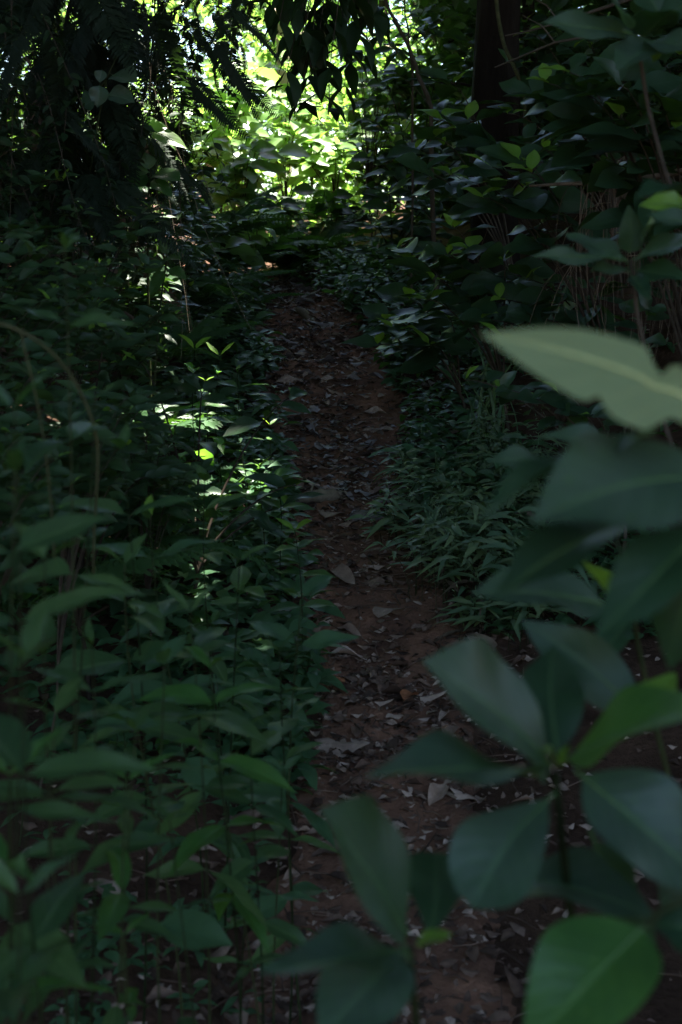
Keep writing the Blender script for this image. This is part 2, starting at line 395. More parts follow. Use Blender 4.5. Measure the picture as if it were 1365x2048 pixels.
fallen(765, 1285, .07, 10, 'small curled dead leaf lying mid track above the long folded leaf', asp=.45)
fallen(770, 1262, .09, 30, 'narrow straw coloured dead leaf lying like a stick mid track', asp=.14, mat='straw')
fallen(822, 1432, .10, 60, 'rusty orange dead leaf beside the big dark green leaf', 'dryorange', asp=.55, curl=-.9, lift=.03)
fallen(660, 1385, .12, 160, 'reddish dead leaf tucked against the left track edge', 'dryorange', asp=.5, curl=.6)
fallen(684, 1462, .09, -20, 'dark grey dead leaf on bare soil at the left track edge', 'drydark', asp=.6)
fallen(792, 1464, .075, 20, 'greyish flat dead leaf, upper of two mid track below the rusty one', asp=.6)
fallen(775, 1475, .07, 165, 'greyish flat dead leaf, lower of two mid track below the rusty one', asp=.4)
fallen(760, 1392, .07, 5, 'rounded pale dead leaf mid track left of the rusty leaf', asp=.6)
fallen(708, 1640, .055, 150, 'small pinkish dead leaf showing at the edge of a big green leaf', asp=.4, curl=-.8, lift=.03)
fallen(785, 1682, .10, 10, 'broad pale brown dead leaf crumpled on the lower track', asp=.75, serr=.3)
fallen(900, 1615, .11, -8, 'long pale dead leaf lying across the lower track beneath the leaf cluster', asp=.2, mat='straw')
fallen(545, 780, .14, 20, 'grey lobed dead leaf at the far left track edge', shape='ovate', asp=.75, serr=.45)
fallen(580, 782, .16, 200, 'largest grey lobed dead leaf lying across the upper track', shape='ovate', asp=.6, serr=.5, lift=.03)
fallen(612, 778, .10, 75, 'silvery dead leaf standing on edge in the leaf group on the upper track', asp=.3, tilt=.4, lift=.05, fold=.8)
fallen(655, 775, .12, 170, 'pale rounded dead leaf right of the lobed leaves on the upper track', asp=.6)
fallen(745, 842, .17, 165, 'long grey dead leaf at the right edge of the upper track', asp=.3, fold=.8)
fallen(755, 880, .18, 175, 'grey dead leaf flat on the right track edge above the grass patch', asp=.35, serr=.3)
fallen(688, 838, .13, 55, 'narrow brown dead leaf leaning up mid track', 'drydark', asp=.22, tilt=.35, lift=.05, fold=.9)
fallen(620, 660, .10, 150, 'grey dead leaf below the pale curved root', asp=.5)
fallen(770, 735, .16, 80, 'silvery ribbed dead leaf leaning under the right shrub', shape='ovate', asp=.55, tilt=.3, serr=.45, lift=.05)
fallen(480, 690, .15, 140, 'dim grey dead leaf on the left bank above the track', asp=.5, tilt=.2)
fallen(420, 915, .11, 30, 'pinkish white dead leaf in the sun fleck on the left bank', asp=.5, lift=.06)
fallen(690, 985, .08, 10, 'brown dead leaf flat on the track above the grey stone', 'drydark', asp=.5)
fallen(740, 1020, .075, 120, 'small torn pale leaf scrap beside the grey stone', asp=.3, tilt=.4, lift=.04, serr=.5)
# pale curved root, light stick, stone
p = G(585, 636); q = G(622, 655); b = Bag()
L = bez(p + Vector((-.02, .02, 0)), p + Vector((.04, .03, .075)), q + Vector((-.03, .03, .09)), q + Vector((.02, -.02, .0)), 14)
b.tube(L, [.012 + .016 * math.sin(math.pi * (i + 1) / 17) for i in range(15)], 8); b.tube([L[6], L[6] + Vector((.03, .03, .02)), L[6] + Vector((.06, .05, .0))], [.008, .006, .003], 6)
tag(b.build('root', M['lightwood']), 'pale curved root arching out of the soil on the upper track', 'root')
p = G(588, 1018); q = G(698, 1008); b = Bag(); L = bez(p + Vector((0, 0, .03)), p.lerp(q, .3) + Vector((0, .01, .05)), p.lerp(q, .7) + Vector((0, -.01, .045)), q + Vector((0, 0, .025)), 14)
b.tube(L, [(.012 + .018 * math.sin(math.pi * (i + 1) / 17)) * (1 + .15 * math.sin(i * 2.1)) for i in range(15)], 9); b.tube([L[4], L[4] + Vector((.01, .02, .03)), L[4] + Vector((.02, .05, .05))], [.008, .006, .004], 6)
tag(b.build('stick', M['lightwood']), 'short thick pale stick lying across the track beside the grass patch', 'stick')
def stone(px, py, r, label, seed):
    p = G(px, py); bm_v, bm_f = [], []; nu, nv = 9, 14
    for i in range(nu + 1):
        th = math.pi * i / nu
        for j in range(nv):
            ph = 2 * math.pi * j / nv; d = Vector((math.sin(th) * math.cos(ph), math.sin(th) * math.sin(ph), math.cos(th)))
            k = 1 + .35 * noise.noise(d * 1.6 + Vector((seed, 0, 0))) + .1 * noise.noise(d * 4)
            bm_v.append((p.x + d.x * r * 1.5 * k, p.y + d.y * r * k, p.z + .015 + d.z * r * .55 * k))
    for i in range(nu):
        for j in range(nv): bm_f.append((i * nv + j, i * nv + (j + 1) % nv, (i + 1) * nv + (j + 1) % nv, (i + 1) * nv + j))
    b = Bag(); b.add(bm_v, bm_f); tag(b.build('stone', M['stone']), label, 'stone')
stone(735, 1042, .06, 'flat grey stone half sunk in the track beside the grass patch', 2)
stone(640, 1165, .035, 'small grey stone under a green seedling leaf at the left track edge', 5)

# ------------------------------------------------------------------ close shrub on the right: every leaf set one by one
def set_leaf(root, bx, by, tx, ty, w, Yb, Yt, mat='big', shape='ell', roll=0, arch=.04, fold=.22, wav=.045, serr=0, pet=.06, tear=False, droop=0, seed=None, face=.62):
    A, B = P(bx, by, Yb), P(tx, ty, Yt); d = B - A; L = d.length; dn = d / L
    view = ((A + B) / 2 - CAM).normalized()
    n = (-view * face + Vector((0, 0, .8))).normalized()
    n = Matrix.Rotation(math.radians(roll), 3, dn) @ n
    R = frame1(dn, n); x = R.col[0]; cr = abs((x - view * x.dot(view)).dot(view.cross(dn).normalized()))
    W = w / FPX * (Yb + Yt) / 2 / max(.45, cr)
    v, f, uv = leaf(shape, W / L, 28, 10, fold, droop, wav, pet, serr, seed if seed is not None else int(bx + ty), arch)
    if tear:
        for i, (x_, y_, z_) in enumerate(v):
            k = 0
            if x_ < 0: k = .34 * max(0, 1 - abs(y_ - .57) / .05) + .5 * max(0, 1 - abs(y_ - .24) / .12)
            if x_ > 0: k = .7 * max(0, 1 - abs(y_ - .33) / .06)
            v[i][0] = x_ * (1 - k) * (.62 if x_ > 0 else 1.3)
    b = Bag(); b.add(v, f, uv)
    o = put('leaf', b.mesh('leaf', M[mat]), Matrix.Translation(A) @ R.to_4x4() @ Matrix.Scale(L, 4), root)
    rb = Bag(); rb.tube([Vector(v[i * 11 + 5]) + Vector((0, 0, .001)) for i in range(0, 28, 1)], [.011 * (1 - .9 * i / 28) for i in range(28)], 6)
    m = bpy.data.objects.new('midrib', rb.mesh('midrib', M['ribpale' if mat == 'pale' else 'rib'])); COL.objects.link(m); m.parent = o
    return o
def stem_part(root, pts, r0, r1, mat='stem', name='stem', n=8):
    b = Bag(); k = len(pts); b.tube(pts, [r0 + (r1 - r0) * i / (k - 1) for i in range(k)], n); return b.build(name, M[mat], root)

def right_base(x, y): return Vector((x, y, gz(x, y) - .02))
# shoot with the star of broad leaves
g = right_base(.36, 1.55); R1 = thing('broadleaf_shrub', g, 'shoot with a star of broad glossy leaves over the right side of the track', 'shrub')
apex = P(1112, 1545, 1.24)
stem_part(R1, bez(g, g + Vector((.02, 0, .4)), apex + Vector((.03, .06, -.25)), apex, 14), .007, .0035, 'stem')
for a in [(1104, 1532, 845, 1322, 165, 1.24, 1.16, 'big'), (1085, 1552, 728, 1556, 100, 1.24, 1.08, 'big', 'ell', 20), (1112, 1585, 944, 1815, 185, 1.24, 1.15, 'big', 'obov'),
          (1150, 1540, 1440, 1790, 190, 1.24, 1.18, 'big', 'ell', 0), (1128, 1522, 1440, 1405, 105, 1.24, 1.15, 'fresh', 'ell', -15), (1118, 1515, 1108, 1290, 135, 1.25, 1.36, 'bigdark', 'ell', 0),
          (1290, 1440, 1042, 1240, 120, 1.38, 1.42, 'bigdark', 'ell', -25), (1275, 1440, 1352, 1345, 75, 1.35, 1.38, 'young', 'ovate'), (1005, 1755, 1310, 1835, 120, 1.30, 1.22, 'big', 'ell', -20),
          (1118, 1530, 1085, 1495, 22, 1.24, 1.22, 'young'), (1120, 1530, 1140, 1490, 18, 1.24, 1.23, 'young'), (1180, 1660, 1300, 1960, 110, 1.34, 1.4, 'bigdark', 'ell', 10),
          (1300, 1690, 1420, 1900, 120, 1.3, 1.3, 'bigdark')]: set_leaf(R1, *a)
# lower shoot
g = right_base(.14, 1.75); R2 = thing('broadleaf_shrub', g, 'low shoot of four broad dark leaves hanging over the nearest part of the track', 'shrub')
apex = P(820, 1895, 1.18)
stem_part(R2, bez(g, g + Vector((.0, .0, .2)), apex + Vector((.02, .05, -.2)), apex, 12), .006, .003)
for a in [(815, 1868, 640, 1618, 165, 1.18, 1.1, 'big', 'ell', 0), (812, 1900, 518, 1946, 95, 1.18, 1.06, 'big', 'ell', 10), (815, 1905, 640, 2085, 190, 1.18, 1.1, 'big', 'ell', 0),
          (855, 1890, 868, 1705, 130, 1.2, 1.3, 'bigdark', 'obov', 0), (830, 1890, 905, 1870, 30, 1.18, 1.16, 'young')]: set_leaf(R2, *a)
# single bright leaf bottom right
g = right_base(.42, 1.3); R3 = thing('broadleaf_shrub', g, 'shoot with one big bright green leaf on a curved stalk, bottom right', 'shrub')
A = P(1420, 1795, 1.05); B = P(1292, 1852, 1.05)
stem_part(R3, bez(g, g + Vector((.02, 0, .3)), A + Vector((.06, .05, -.15)), A, 10), .006, .004)
stem_part(R3, bez(A, P(1360, 1795, 1.05), P(1320, 1815, 1.05), B, 10), .0042, .0032, 'stem', 'leaf_stalk')
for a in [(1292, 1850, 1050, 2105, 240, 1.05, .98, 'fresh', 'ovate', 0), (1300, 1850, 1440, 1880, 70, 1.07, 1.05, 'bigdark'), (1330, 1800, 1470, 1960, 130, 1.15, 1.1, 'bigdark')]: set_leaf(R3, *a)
# tall shoot with the pale torn leaf
g = right_base(.50, 1.45); R4 = thing('broadleaf_shrub', g, 'tall shoot with a pale torn leaf above large dark drooping leaves', 'shrub')
top = P(1440, 800, 1.12); mid = P(1430, 1040, 1.15)
stem_part(R4, bez(g, g + Vector((.0, 0, .5)), mid + Vector((.0, .03, -.1)), top, 16), .008, .004)
o = set_leaf(R4, 1450, 835, 962, 668, 185, 1.08, 1.0, 'pale', 'ell', 0, .03, .12, .012, 0, .04, True, face=2.2); o['label'] = 'pale grey green leaf with torn edges'
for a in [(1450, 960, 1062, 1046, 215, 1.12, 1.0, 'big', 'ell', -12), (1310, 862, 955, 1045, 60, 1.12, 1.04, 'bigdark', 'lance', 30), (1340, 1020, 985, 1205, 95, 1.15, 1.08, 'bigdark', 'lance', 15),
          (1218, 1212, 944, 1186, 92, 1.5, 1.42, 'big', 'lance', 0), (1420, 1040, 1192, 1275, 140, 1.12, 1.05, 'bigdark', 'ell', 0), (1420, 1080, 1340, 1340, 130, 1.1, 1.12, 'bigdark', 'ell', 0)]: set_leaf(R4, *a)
# smaller shoot behind with the light green leaf
g = right_base(.66, 1.95); R5 = thing('broadleaf_shrub', g, 'smaller shoot behind the drooping leaves with one light green leaf', 'shrub')
top = P(1260, 1180, 1.75); stem_part(R5, bez(g, g + Vector((0, 0, .3)), top + Vector((.03, .03, -.2)), top, 10), .006, .003)
for a in [(1214, 1188, 1118, 1092, 72, 1.75, 1.65, 'young', 'ovate', 0), (1250, 1185, 1320, 1080, 60, 1.75, 1.8, 'bigdark'), (1255, 1190, 1360, 1250, 70, 1.75, 1.7, 'bigdark'),
          (1110, 932, 968, 925, 34, 1.9, 1.85, 'big', 'lance'), (1240, 905, 1085, 872, 45, 1.9, 1.9, 'big', 'lance'), (1260, 1240, 1190, 1330, 60, 1.75, 1.7, 'bigdark')]: set_leaf(R5, *a)
stem_part(R5, bez(top, P(1240, 1080, 1.8), P(1200, 960, 1.9), P(1112, 931, 1.9), 8), .003, .0015, 'stem', 'twig')
# right shoot at half height
g = right_base(1.0, 2.35); R6 = thing('broadleaf_shrub', g, 'shoot with one upright blue green leaf and long level leaves before the straw', 'shrub')
top = P(1262, 520, 2.3); stem_part(R6, bez(g, g + Vector((-.1, 0, .7)), top + Vector((.05, .05, -.4)), top, 14), .008, .003, 'woody')
for a in [(1258, 508, 1258, 410, 52, 2.3, 2.25, 'big', 'ovate', -25), (1254, 522, 1058, 514, 28, 2.3, 2.15, 'big', 'lance', -15), (1250, 515, 1130, 468, 32, 2.3, 2.4, 'big', 'lance', 0), (1262, 545, 1180, 543, 24, 2.3, 2.25, 'big', 'lance'),
          (1275, 500, 1345, 405, 40, 2.3, 2.25, 'big', 'lance', -25), (1268, 520, 1400, 480, 40, 2.3, 2.2, 'big', 'lance'), (1268, 540, 1380, 560, 40, 2.3, 2.25, 'bigdark'), (1262, 550, 1300, 600, 35, 2.3, 2.2, 'bigdark'),
          (1420, 425, 1278, 412, 40, 2.3, 2.2, 'young', 'ell', -20), (1420, 460, 1290, 430, 30, 2.2, 2.2, 'big', 'lance'), (1440, 380, 1270, 398, 60, 1.9, 1.8, 'bigdark', 'lance', 20)]: set_leaf(R6, *a)
# shoot in the top right corner
g = right_base(1.25, 2.7); R7 = thing('broadleaf_shrub', g, 'shoot in the top right corner with a long grey green leaf pointing left', 'shrub')
top = P(1275, 80, 2.5); stem_part(R7, bez(g, g + Vector((-.1, 0, 1.2)), top + Vector((.1, .05, -.6)), top, 16), .009, .003, 'woody')
for a in [(1262, 66, 1083, 44, 48, 2.5, 2.4, 'big', 'lance', -20), (1250, 52, 1188, -45, 62, 2.5, 2.4, 'big', 'ell', -25), (1310, 82, 1232, 142, 70, 2.5, 2.4, 'big', 'ovate', 0), (1285, 75, 1345, 20, 60, 2.5, 2.4, 'bigdark', 'ovate', -30),
          (1290, 85, 1420, 105, 35, 2.5, 2.35, 'big', 'lance', 0), (1330, 90, 1308, 125, 22, 2.5, 2.45, 'young'), (1270, 70, 1150, 68, 40, 2.55, 2.6, 'bigdark', 'lance'), (1290, 60, 1400, 0, 60, 2.5, 2.5, 'bigdark'), (1320, 30, 1260, -60, 60, 2.5, 2.5, 'bigdark')]: set_leaf(R7, *a)

# ------------------------------------------------------------------ seedlings of the left bank: stem and opposite leaves, each leaf a part
def shoot(apex, label, leafL, group=None, pairs=5, name='seedling', pl=SEEDL, seed=0, cat='plant', base=None, young=.05, upright=.35, frac=.75, smat='stem', wid=1.):
    if group: frac = .42 if apex[1] < 2.6 else .7
    r = random.Random(seed); apex = Vector(apex)
    if base is None: base = Vector((apex.x + r.uniform(-.08, .08), apex.y + r.uniform(-.05, .18), 0)); base.z = gz(base.x, base.y) - .01
    h = apex.z - base.z
    if h < .06: apex.z = base.z + .06; h = .06
    root = thing(name, base, label, cat, group)
    pts = bez(base, base + Vector((r.uniform(-.05, .05), r.uniform(-.05, .05), h * .4)), apex + Vector((r.uniform(-.04, .04), r.uniform(-.02, .05), -h * .35)), apex, 14)
    stem_part(root, pts, .0018 + .0012 * min(h, 1), .001, smat, 'stem', 6)
    if apex.y > 2.6: pairs += 1
    az = r.random() * 6.28; q_ = r.random()
    if pl is SEEDL and seed % 7 in (2, 5): pl = SEED2 if seed % 7 == 2 else SEED3
    for k in range(pairs):
        t = 1 - frac * (k / max(1, pairs - 1)) ** 1.4 if pairs > 1 else 1
        i = min(13, max(0, int(t * 14))); p = pts[i].lerp(pts[i + 1], min(1, t * 14 - i))
        az += math.pi / 2 + r.uniform(-.35, .35)
        size = (1.15 if apex.y < 2.1 else 1.3) * leafL * ([.6, 1.0, 1.1, 1.05, 1, .9, .85, .8][min(k, 7)]) * r.uniform(.85, 1.12)
        for s_ in (0, math.pi):
            a = az + s_ + r.uniform(-.3, .3); el = [upright + .35, upright, .15, .0, -.15, -.25, -.3, -.3][min(k, 7)] + r.uniform(-.18, .18)
            d = Vector((math.cos(a) * math.cos(el), math.sin(a) * math.cos(el), math.sin(el)))
            if in_gap(p + d * size * .5)[0]: continue
            n = Vector((r.uniform(-.25, .25), r.uniform(-.6, .2), 1))
            me = r.choice(YOUNGL if (k == 0 and r.random() < young) else pl)
            put('leaf', me, Matrix.Translation(p) @ frame1(d, n).to_4x4() @ Matrix.Diagonal((size * wid * r.uniform(.85, 1.15), size, size, 1)), root)
    return root
SG = 'lance leaved seedlings crowding the left bank'
LEFT = [  # apex px, distance, leaf length, pairs, label
    (185, 1292, 1.95, .105, 5, 'seedling with a fan of four mid green leaves at half height of the left bank'),
    (272, 1462, 1.95, .10, 5, 'seedling with two light veined leaves spread wide, one raised and one level'),
    (420, 1335, 2.15, .105, 5, 'seedling with a bluish two pointed leaf hanging toward the track'),
    (50, 1320, 1.35, .13, 4, 'seedling with a large flat green leaf, closest on the left at half height'),
    (130, 500, 2.0, .105, 5, 'tall seedling with one upright pale leaf and one long level leaf'),
    (30, 945, 1.55, .115, 5, 'seedling with a broad raised leaf just left of the drooping vine'),
    (605, 1195, 2.75, .115, 4, 'seedling leaning over the track with long narrow leaves'),
    (380, 1225, 2.2, .12, 5, 'seedling with long level leaves pointing at the track'),
    (500, 1450, 2.25, .09, 5, 'seedling with small pointed leaves at the left track edge below the two pointed leaf'),
    (255, 1560, 1.8, .11, 3, 'seedling with one tall upright narrow leaf in the lower left'),
    (500, 1772, 2.55, .062, 3, 'tiny seedling with three rounded leaves on bare litter beside the track'),
    (40, 1790, 1.3, .12, 4, 'close blurred seedling with broad green leaves in the lower left corner'),
    (440, 1545, 2.3, .07, 3, 'slim seedling with drooping oval leaves above the tiny rounded one'),
    (565, 1540, 2.6, .07, 3, 'seedling at the track edge left of the orange brown soil'),
    (340, 1640, 1.9, .07, 3, 'seedling with dark drooping leaves over the litter in the lower left'),
    (130, 1690, 1.6, .07, 3, 'shadowed seedling between the corner plant and the upright narrow leaf'),
    (250, 1870, 1.85, .075, 3, 'low seedling near the bottom edge left of the bare soil'),
    (250, 1130, 2.4, .115, 5, 'seedling with long horizontal leaves behind the fan leaved one'),
    (480, 1120, 2.9, .105, 5, 'seedling with arching narrow leaves between bank and track'),
    (90, 1120, 1.75, .125, 4, 'blurred dark seedling under the drooping vine'),
    (300, 1040, 2.75, .10, 5, 'seedling with thin spreading leaves beneath the sun fleck'),
    (410, 965, 3.4, .10, 5, 'seedling with a sun dappled arching leaf right of the vine'),
    (245, 900, 2.4, .11, 4, 'seedling with folded bluish leaves beside the vine loop'),
    (20, 1550, 1.5, .115, 4, 'blurred seedling with a yellowing leaf at the left frame edge'),
    (60, 1960, 1.35, .075, 3, 'blurred seedling cut by the bottom left corner'),
    (110, 1430, 1.7, .115, 4, 'shadowed seedling left of the pair of light veined leaves'),
    (560, 1300, 2.7, .085, 4, 'seedling with dark leaves beside the long folded dead leaf'),
    (330, 1330, 2.1, .10, 4, 'small seedling behind the two pointed leaf with a brownish top'),
    (190, 800, 2.2, .06, 3, 'seedling with a round pale leaf behind the vine loop'),
    (30, 820, 1.55, .12, 3, 'broad dark leaved seedling under the vine at the left frame edge'),
]
for i, (x, y, Y, L, n, lab) in enumerate(LEFT): shoot(P(x, y, Y), lab, L, SG, n, seed=i + 3)
# low filler seedlings between them that nothing tells apart
k = 0
while k < 24:
    y = random.uniform(3.1, 5.8); c, h = float(smooth_i(y, _x)), float(smooth_i(y, _h))
    x = c - h - random.uniform(.12, 1.0)
    if abs(x) > y * .27 + .1: continue
    hgt = random.uniform(.12, .42) * (1 - .25 * (y > 4))
    p = Vector((x, y, gz(x, y) + hgt))
    shoot(p, 'small lance leaved seedling low among the taller ones on the left bank', random.uniform(.06, .10), SG, random.choice((3, 4)), seed=900 + k, base=Vector((x + random.uniform(-.05, .05), y, gz(x, y) - .01))); k += 1
# sunlit sprigs by the track
for i, (x, y, Y, L, n, lab) in enumerate([
    (412, 762, 5.4, .05, 5, 'slim sunlit sprig with a pale feathery tip in the sun fleck'), (440, 712, 5.6, .10, 4, 'slender plant with narrow leaves and a pale top leaf beside the track'),
    (480, 855, 5.7, .06, 3, 'bare pale stemmed sprig with one curled leaf, left of a pair at the track edge'), (540, 850, 5.8, .06, 3, 'pale stemmed sprig with small bright leaves, right of a pair at the track edge'),
    (475, 745, 5.8, .09, 4, 'thin reddish leaved plant between sun fleck and track'), (520, 935, 5.0, .08, 4, 'leafy plant overhanging the left track edge above the pale stick'),
    (560, 990, 4.8, .08, 4, 'leafy plant directly left of the pale stick'), (590, 1060, 4.4, .10, 4, 'arching narrow leaved plant left of the grey stone'), (390, 700, 5.2, .12, 4, 'plant with arching leaves above the sun fleck')]):
    p = P(x, y, Y); shoot(p, lab, L, None, n, 'sprig', seed=200 + i, young=.7, base=Vector((p.x + .02, p.y + .06, gz(p.x + .02, p.y + .06) - .01)))

# drooping vine on the left, hanging vine by the trunk
g = P(-60, 640, 2.0); b = Bag(); L = bez(g, P(90, 640, 2.0), P(170, 760, 2.05), P(195, 880, 2.1), 16) + bez(P(195, 880, 2.1), P(200, 960, 2.1), P(185, 1040, 2.15), P(188, 1160, 2.2), 12)[1:]
b.tube(L, [.0028 - .0008 * i / 28 for i in range(29)], 8); b.tube(bez(P(42, 660, 2.0), P(60, 760, 2.0), P(95, 820, 2.02), P(110, 1120, 2.1), 12), [.0018] * 13, 6)
tag(b.build('vine', M['vine']), 'blurred yellowish vine bending down over the left bank', 'vine')

# ------------------------------------------------------------------ shrubs on the right bank
def shrub(base, tips, label, leafL, group=None, name='shrub', mat='shade', asp=.44, nleaf=9, shape='ell', seed=0, cat='shrub', young=.12, stem_r=.009, upright=.1, spread=.22):
    r = random.Random(seed); root = thing(name, base, label, cat, group); base = Vector(base)
    T = tpls(5, shape=shape, asp=asp, nu=10, nv=4, fold=.25, droop=.22, wav=.03, pet=.09)
    st = Bag(); yb = Bag()
    fork = base + Vector((r.uniform(-.08, .08), r.uniform(-.05, .05), max(.15, .35 * (sum(t.z for t in tips) / len(tips) - base.z))))
    st.tube(bez(base, base.lerp(fork, .4), base.lerp(fork, .7) + Vector((.02, .01, 0)), fork, 6), [stem_r, stem_r * .95, stem_r * .9, stem_r * .85, stem_r * .8, stem_r * .75, stem_r * .7], 7)
    for tip in tips:
        d = tip - fork; m1 = fork + Vector((d.x * .15, d.y * .15, d.z * .5)); m2 = tip - Vector((d.x * .25, d.y * .25, -.02 * 1))
        pts = bez(fork, m1, m2, tip, 12); st.tube(pts, [stem_r * (.65 - .5 * i / 12) for i in range(13)], 6)
        b = Bag(); az = r.random() * 6.28; pos, dr, nn, sc = [], [], [], []
        for k in range(nleaf):
            t = 1 - .55 * (k / nleaf) ** 1.2; i = min(11, int(t * 12)); p = pts[i].lerp(pts[i + 1], t * 12 - i)
            az += 2.4 + r.uniform(-.3, .3); el = (.75 if k == 0 else upright + .35 - .6 * k / nleaf) + r.uniform(-.25, .25)
            v = Vector((math.cos(az) * math.cos(el), math.sin(az) * math.cos(el), math.sin(el)))
            L = leafL * r.uniform(.75, 1.15) * (.6 if k < 2 else 1)
            if k < 2 and r.random() < young * 3:
                yb.many(T[r.randrange(5)], [p], frames(np.array([v]), np.array([(0, -.3, 1)])), [L]); continue
            pos.append(p); dr.append(v); nn.append((r.gauss(0, .45), r.uniform(-1.2, .1), .85)); sc.append(L * 1.15)
        for i in range(len(pos)):
            b.many(T[r.randrange(5)], [pos[i]], frames(np.array([dr[i]]), np.array([nn[i]])), [sc[i]])
        b.build('leaf_spray', M[mat], root)
    st.build('stem', M['woody'], root); yb.build('young_leaves', M['young'], root)
    return root
def tips_px(L): return [P(*t) for t in L]
def spread_tips(x0, x1, y0, y1, Y0, Y1, n, seed):
    r = random.Random(seed); return [P(r.uniform(x0, x1), r.uniform(y0, y1), r.uniform(Y0, Y1)) for _ in range(n)]
def gp(x, y): return Vector((x, y, gz(x, y) - .02))
shrub(gp(1.25, 4.6), tips_px([(1140, 145, 4.2), (1170, 190, 4.2), (1090, 165, 4.4), (1240, 170, 4.0), (1310, 190, 4.1), (1240, 235, 4.1), (1180, 235, 4.3), (1330, 130, 4.2), (1350, 260, 4.2), (1060, 190, 4.5), (1290, 280, 4.2)]),
      'layered shrub of blue green leaves right of the dark trunk', .2, seed=1, nleaf=10)
shrub(gp(1.0, 5.6), tips_px([(1040, 320, 5.3), (1060, 345, 5.1), (945, 365, 5.2), (985, 335, 5.2), (1090, 300, 5.4), (960, 395, 5.2), (1020, 400, 5.3)]),
      'shrub with a small bright central leaf bud below the trunk foot', .185, seed=2, nleaf=9, young=.4)
shrub(gp(.75, 6.2), tips_px([(895, 510, 5.8), (820, 520, 5.8), (790, 500, 5.9), (865, 560, 5.7), (940, 500, 5.9), (905, 455, 6.0), (1010, 520, 5.8), (850, 600, 5.7)]),
      'spreading shrub with yellow green leaf tips reaching toward the upper track', .185, seed=3, nleaf=10, young=.35)
shrub(gp(.6, 6.7), tips_px([(770, 640, 6.3), (790, 660, 6.2), (860, 690, 6.2), (820, 600, 6.3), (900, 640, 6.2), (755, 690, 6.3)]),
      'low shrub with drooping yellow green leaves at the right edge of the upper track', .185, seed=4, nleaf=9, young=.4)
shrub(gp(1.2, 5.9), tips_px([(1000, 600, 5.6), (1050, 560, 5.6), (960, 640, 5.6), (1080, 640, 5.5), (1130, 600, 5.6), (1010, 680, 5.5), (1060, 720, 5.4)]),
      'dark shrub with a pale bent leaf above the torn pale leaf', .185, seed=5, nleaf=9)
shrub(gp(.85, 7.4), tips_px([(870, 275, 6.9), (850, 345, 6.9), (900, 350, 7.0), (880, 240, 7.0), (935, 240, 7.2), (830, 300, 7.1), (900, 165, 7.2)]),
      'dark shrub with few very large glossy blue black leaves left of the trunk', .26, seed=6, nleaf=7, asp=.5, young=.2)
shrub(gp(1.9, 6.4), spread_tips(1200, 1420, 300, 620, 6.0, 6.6, 12, 7), 'dim shrub behind the hanging straw', .15, seed=7)
shrub(gp(1.5, 7.6), spread_tips(1000, 1250, 60, 330, 7.0, 7.8, 14, 8), 'dark leafy shrub behind the trunk on its right', .17, seed=8)
shrub(gp(2.2, 7.4), spread_tips(1180, 1420, 0, 260, 6.8, 7.6, 14, 9), 'dark leafy shrub filling the upper right background', .17, seed=9)
shrub(gp(1.0, 5.0), tips_px([(1000, 780, 4.8), (1060, 800, 4.7), (1120, 790, 4.7), (1180, 830, 4.6), (930, 760, 5.2), (1240, 700, 4.8), (1300, 620, 4.8)]), 'dark low shrub behind the grass patch', .12, seed=10)
shrub(gp(.35, 9.6), spread_tips(740, 940, 330, 560, 9.0, 9.8, 14, 11), 'black green shrub where the track crests', .20, seed=11, shape='lance', asp=.3)
shrub(gp(.55, 10.6), spread_tips(720, 950, 130, 400, 9.8, 10.8, 18, 12), 'dense dark shrub left of the trunk, speckled with light gaps', .16, seed=12)
shrub(gp(.25, 11.2), spread_tips(690, 860, 60, 330, 10.6, 11.4, 16, 13), 'dark small leaved bush in front of the bright clearing on the right', .14, seed=13)
shrub(gp(1.3, 10.0), spread_tips(880, 1150, 0, 300, 9.4, 10.6, 18, 14), 'dark bush behind the trunk', .18, seed=14)

# ------------------------------------------------------------------ trunk on the right with overhanging branch, saplings, vine
def limb(b, pts, r0, r1, n=10): k = len(pts); b.tube(pts, [(r0 + (r1 - r0) * (i / (k - 1))) * (1 + .06 * math.sin(i * 2.7)) for i in range(k)], n)
tb = gp(P(990, 300, 8.4).x, 8.4)
TREE_R = thing('tree', tb - Vector((0, 0, .1)), 'big dark tree trunk rising behind the shrubs on the right', 'tree')
b = Bag(); tp = Vector((tb.x + .15, 8.6, 9.2))
pts = bez(tb - Vector((0, 0, .15)), tb + Vector((.0, 0, 2)), tp + Vector((-.1, 0, -3)), tp, 26)
b.tube(pts, [(.24 if i == 0 else .17 if i == 1 else .145) * (1 - .018 * i) * (1 + .04 * math.sin(i * 1.7)) for i in range(27)], 18)
o = b.build('trunk', M['bark'], TREE_R)
for v in o.data.vertices:
    c = v.co; a = math.atan2(c.y, c.x); k = 1 + .0
    f = .012 * noise.noise((math.cos(a) * 6, math.sin(a) * 6, c.z * 1.2)); v.co = c + Vector((math.cos(a) * f * 2, math.sin(a) * f * 2, 0))
lp = bez(pts[11], pts[11] + Vector((-.5, -.5, .4)), Vector((.3, 7.0, 4.0)), Vector((-.1, 6.6, 3.35)), 14)
b = Bag(); limb(b, lp, .04, .012)
subs = []
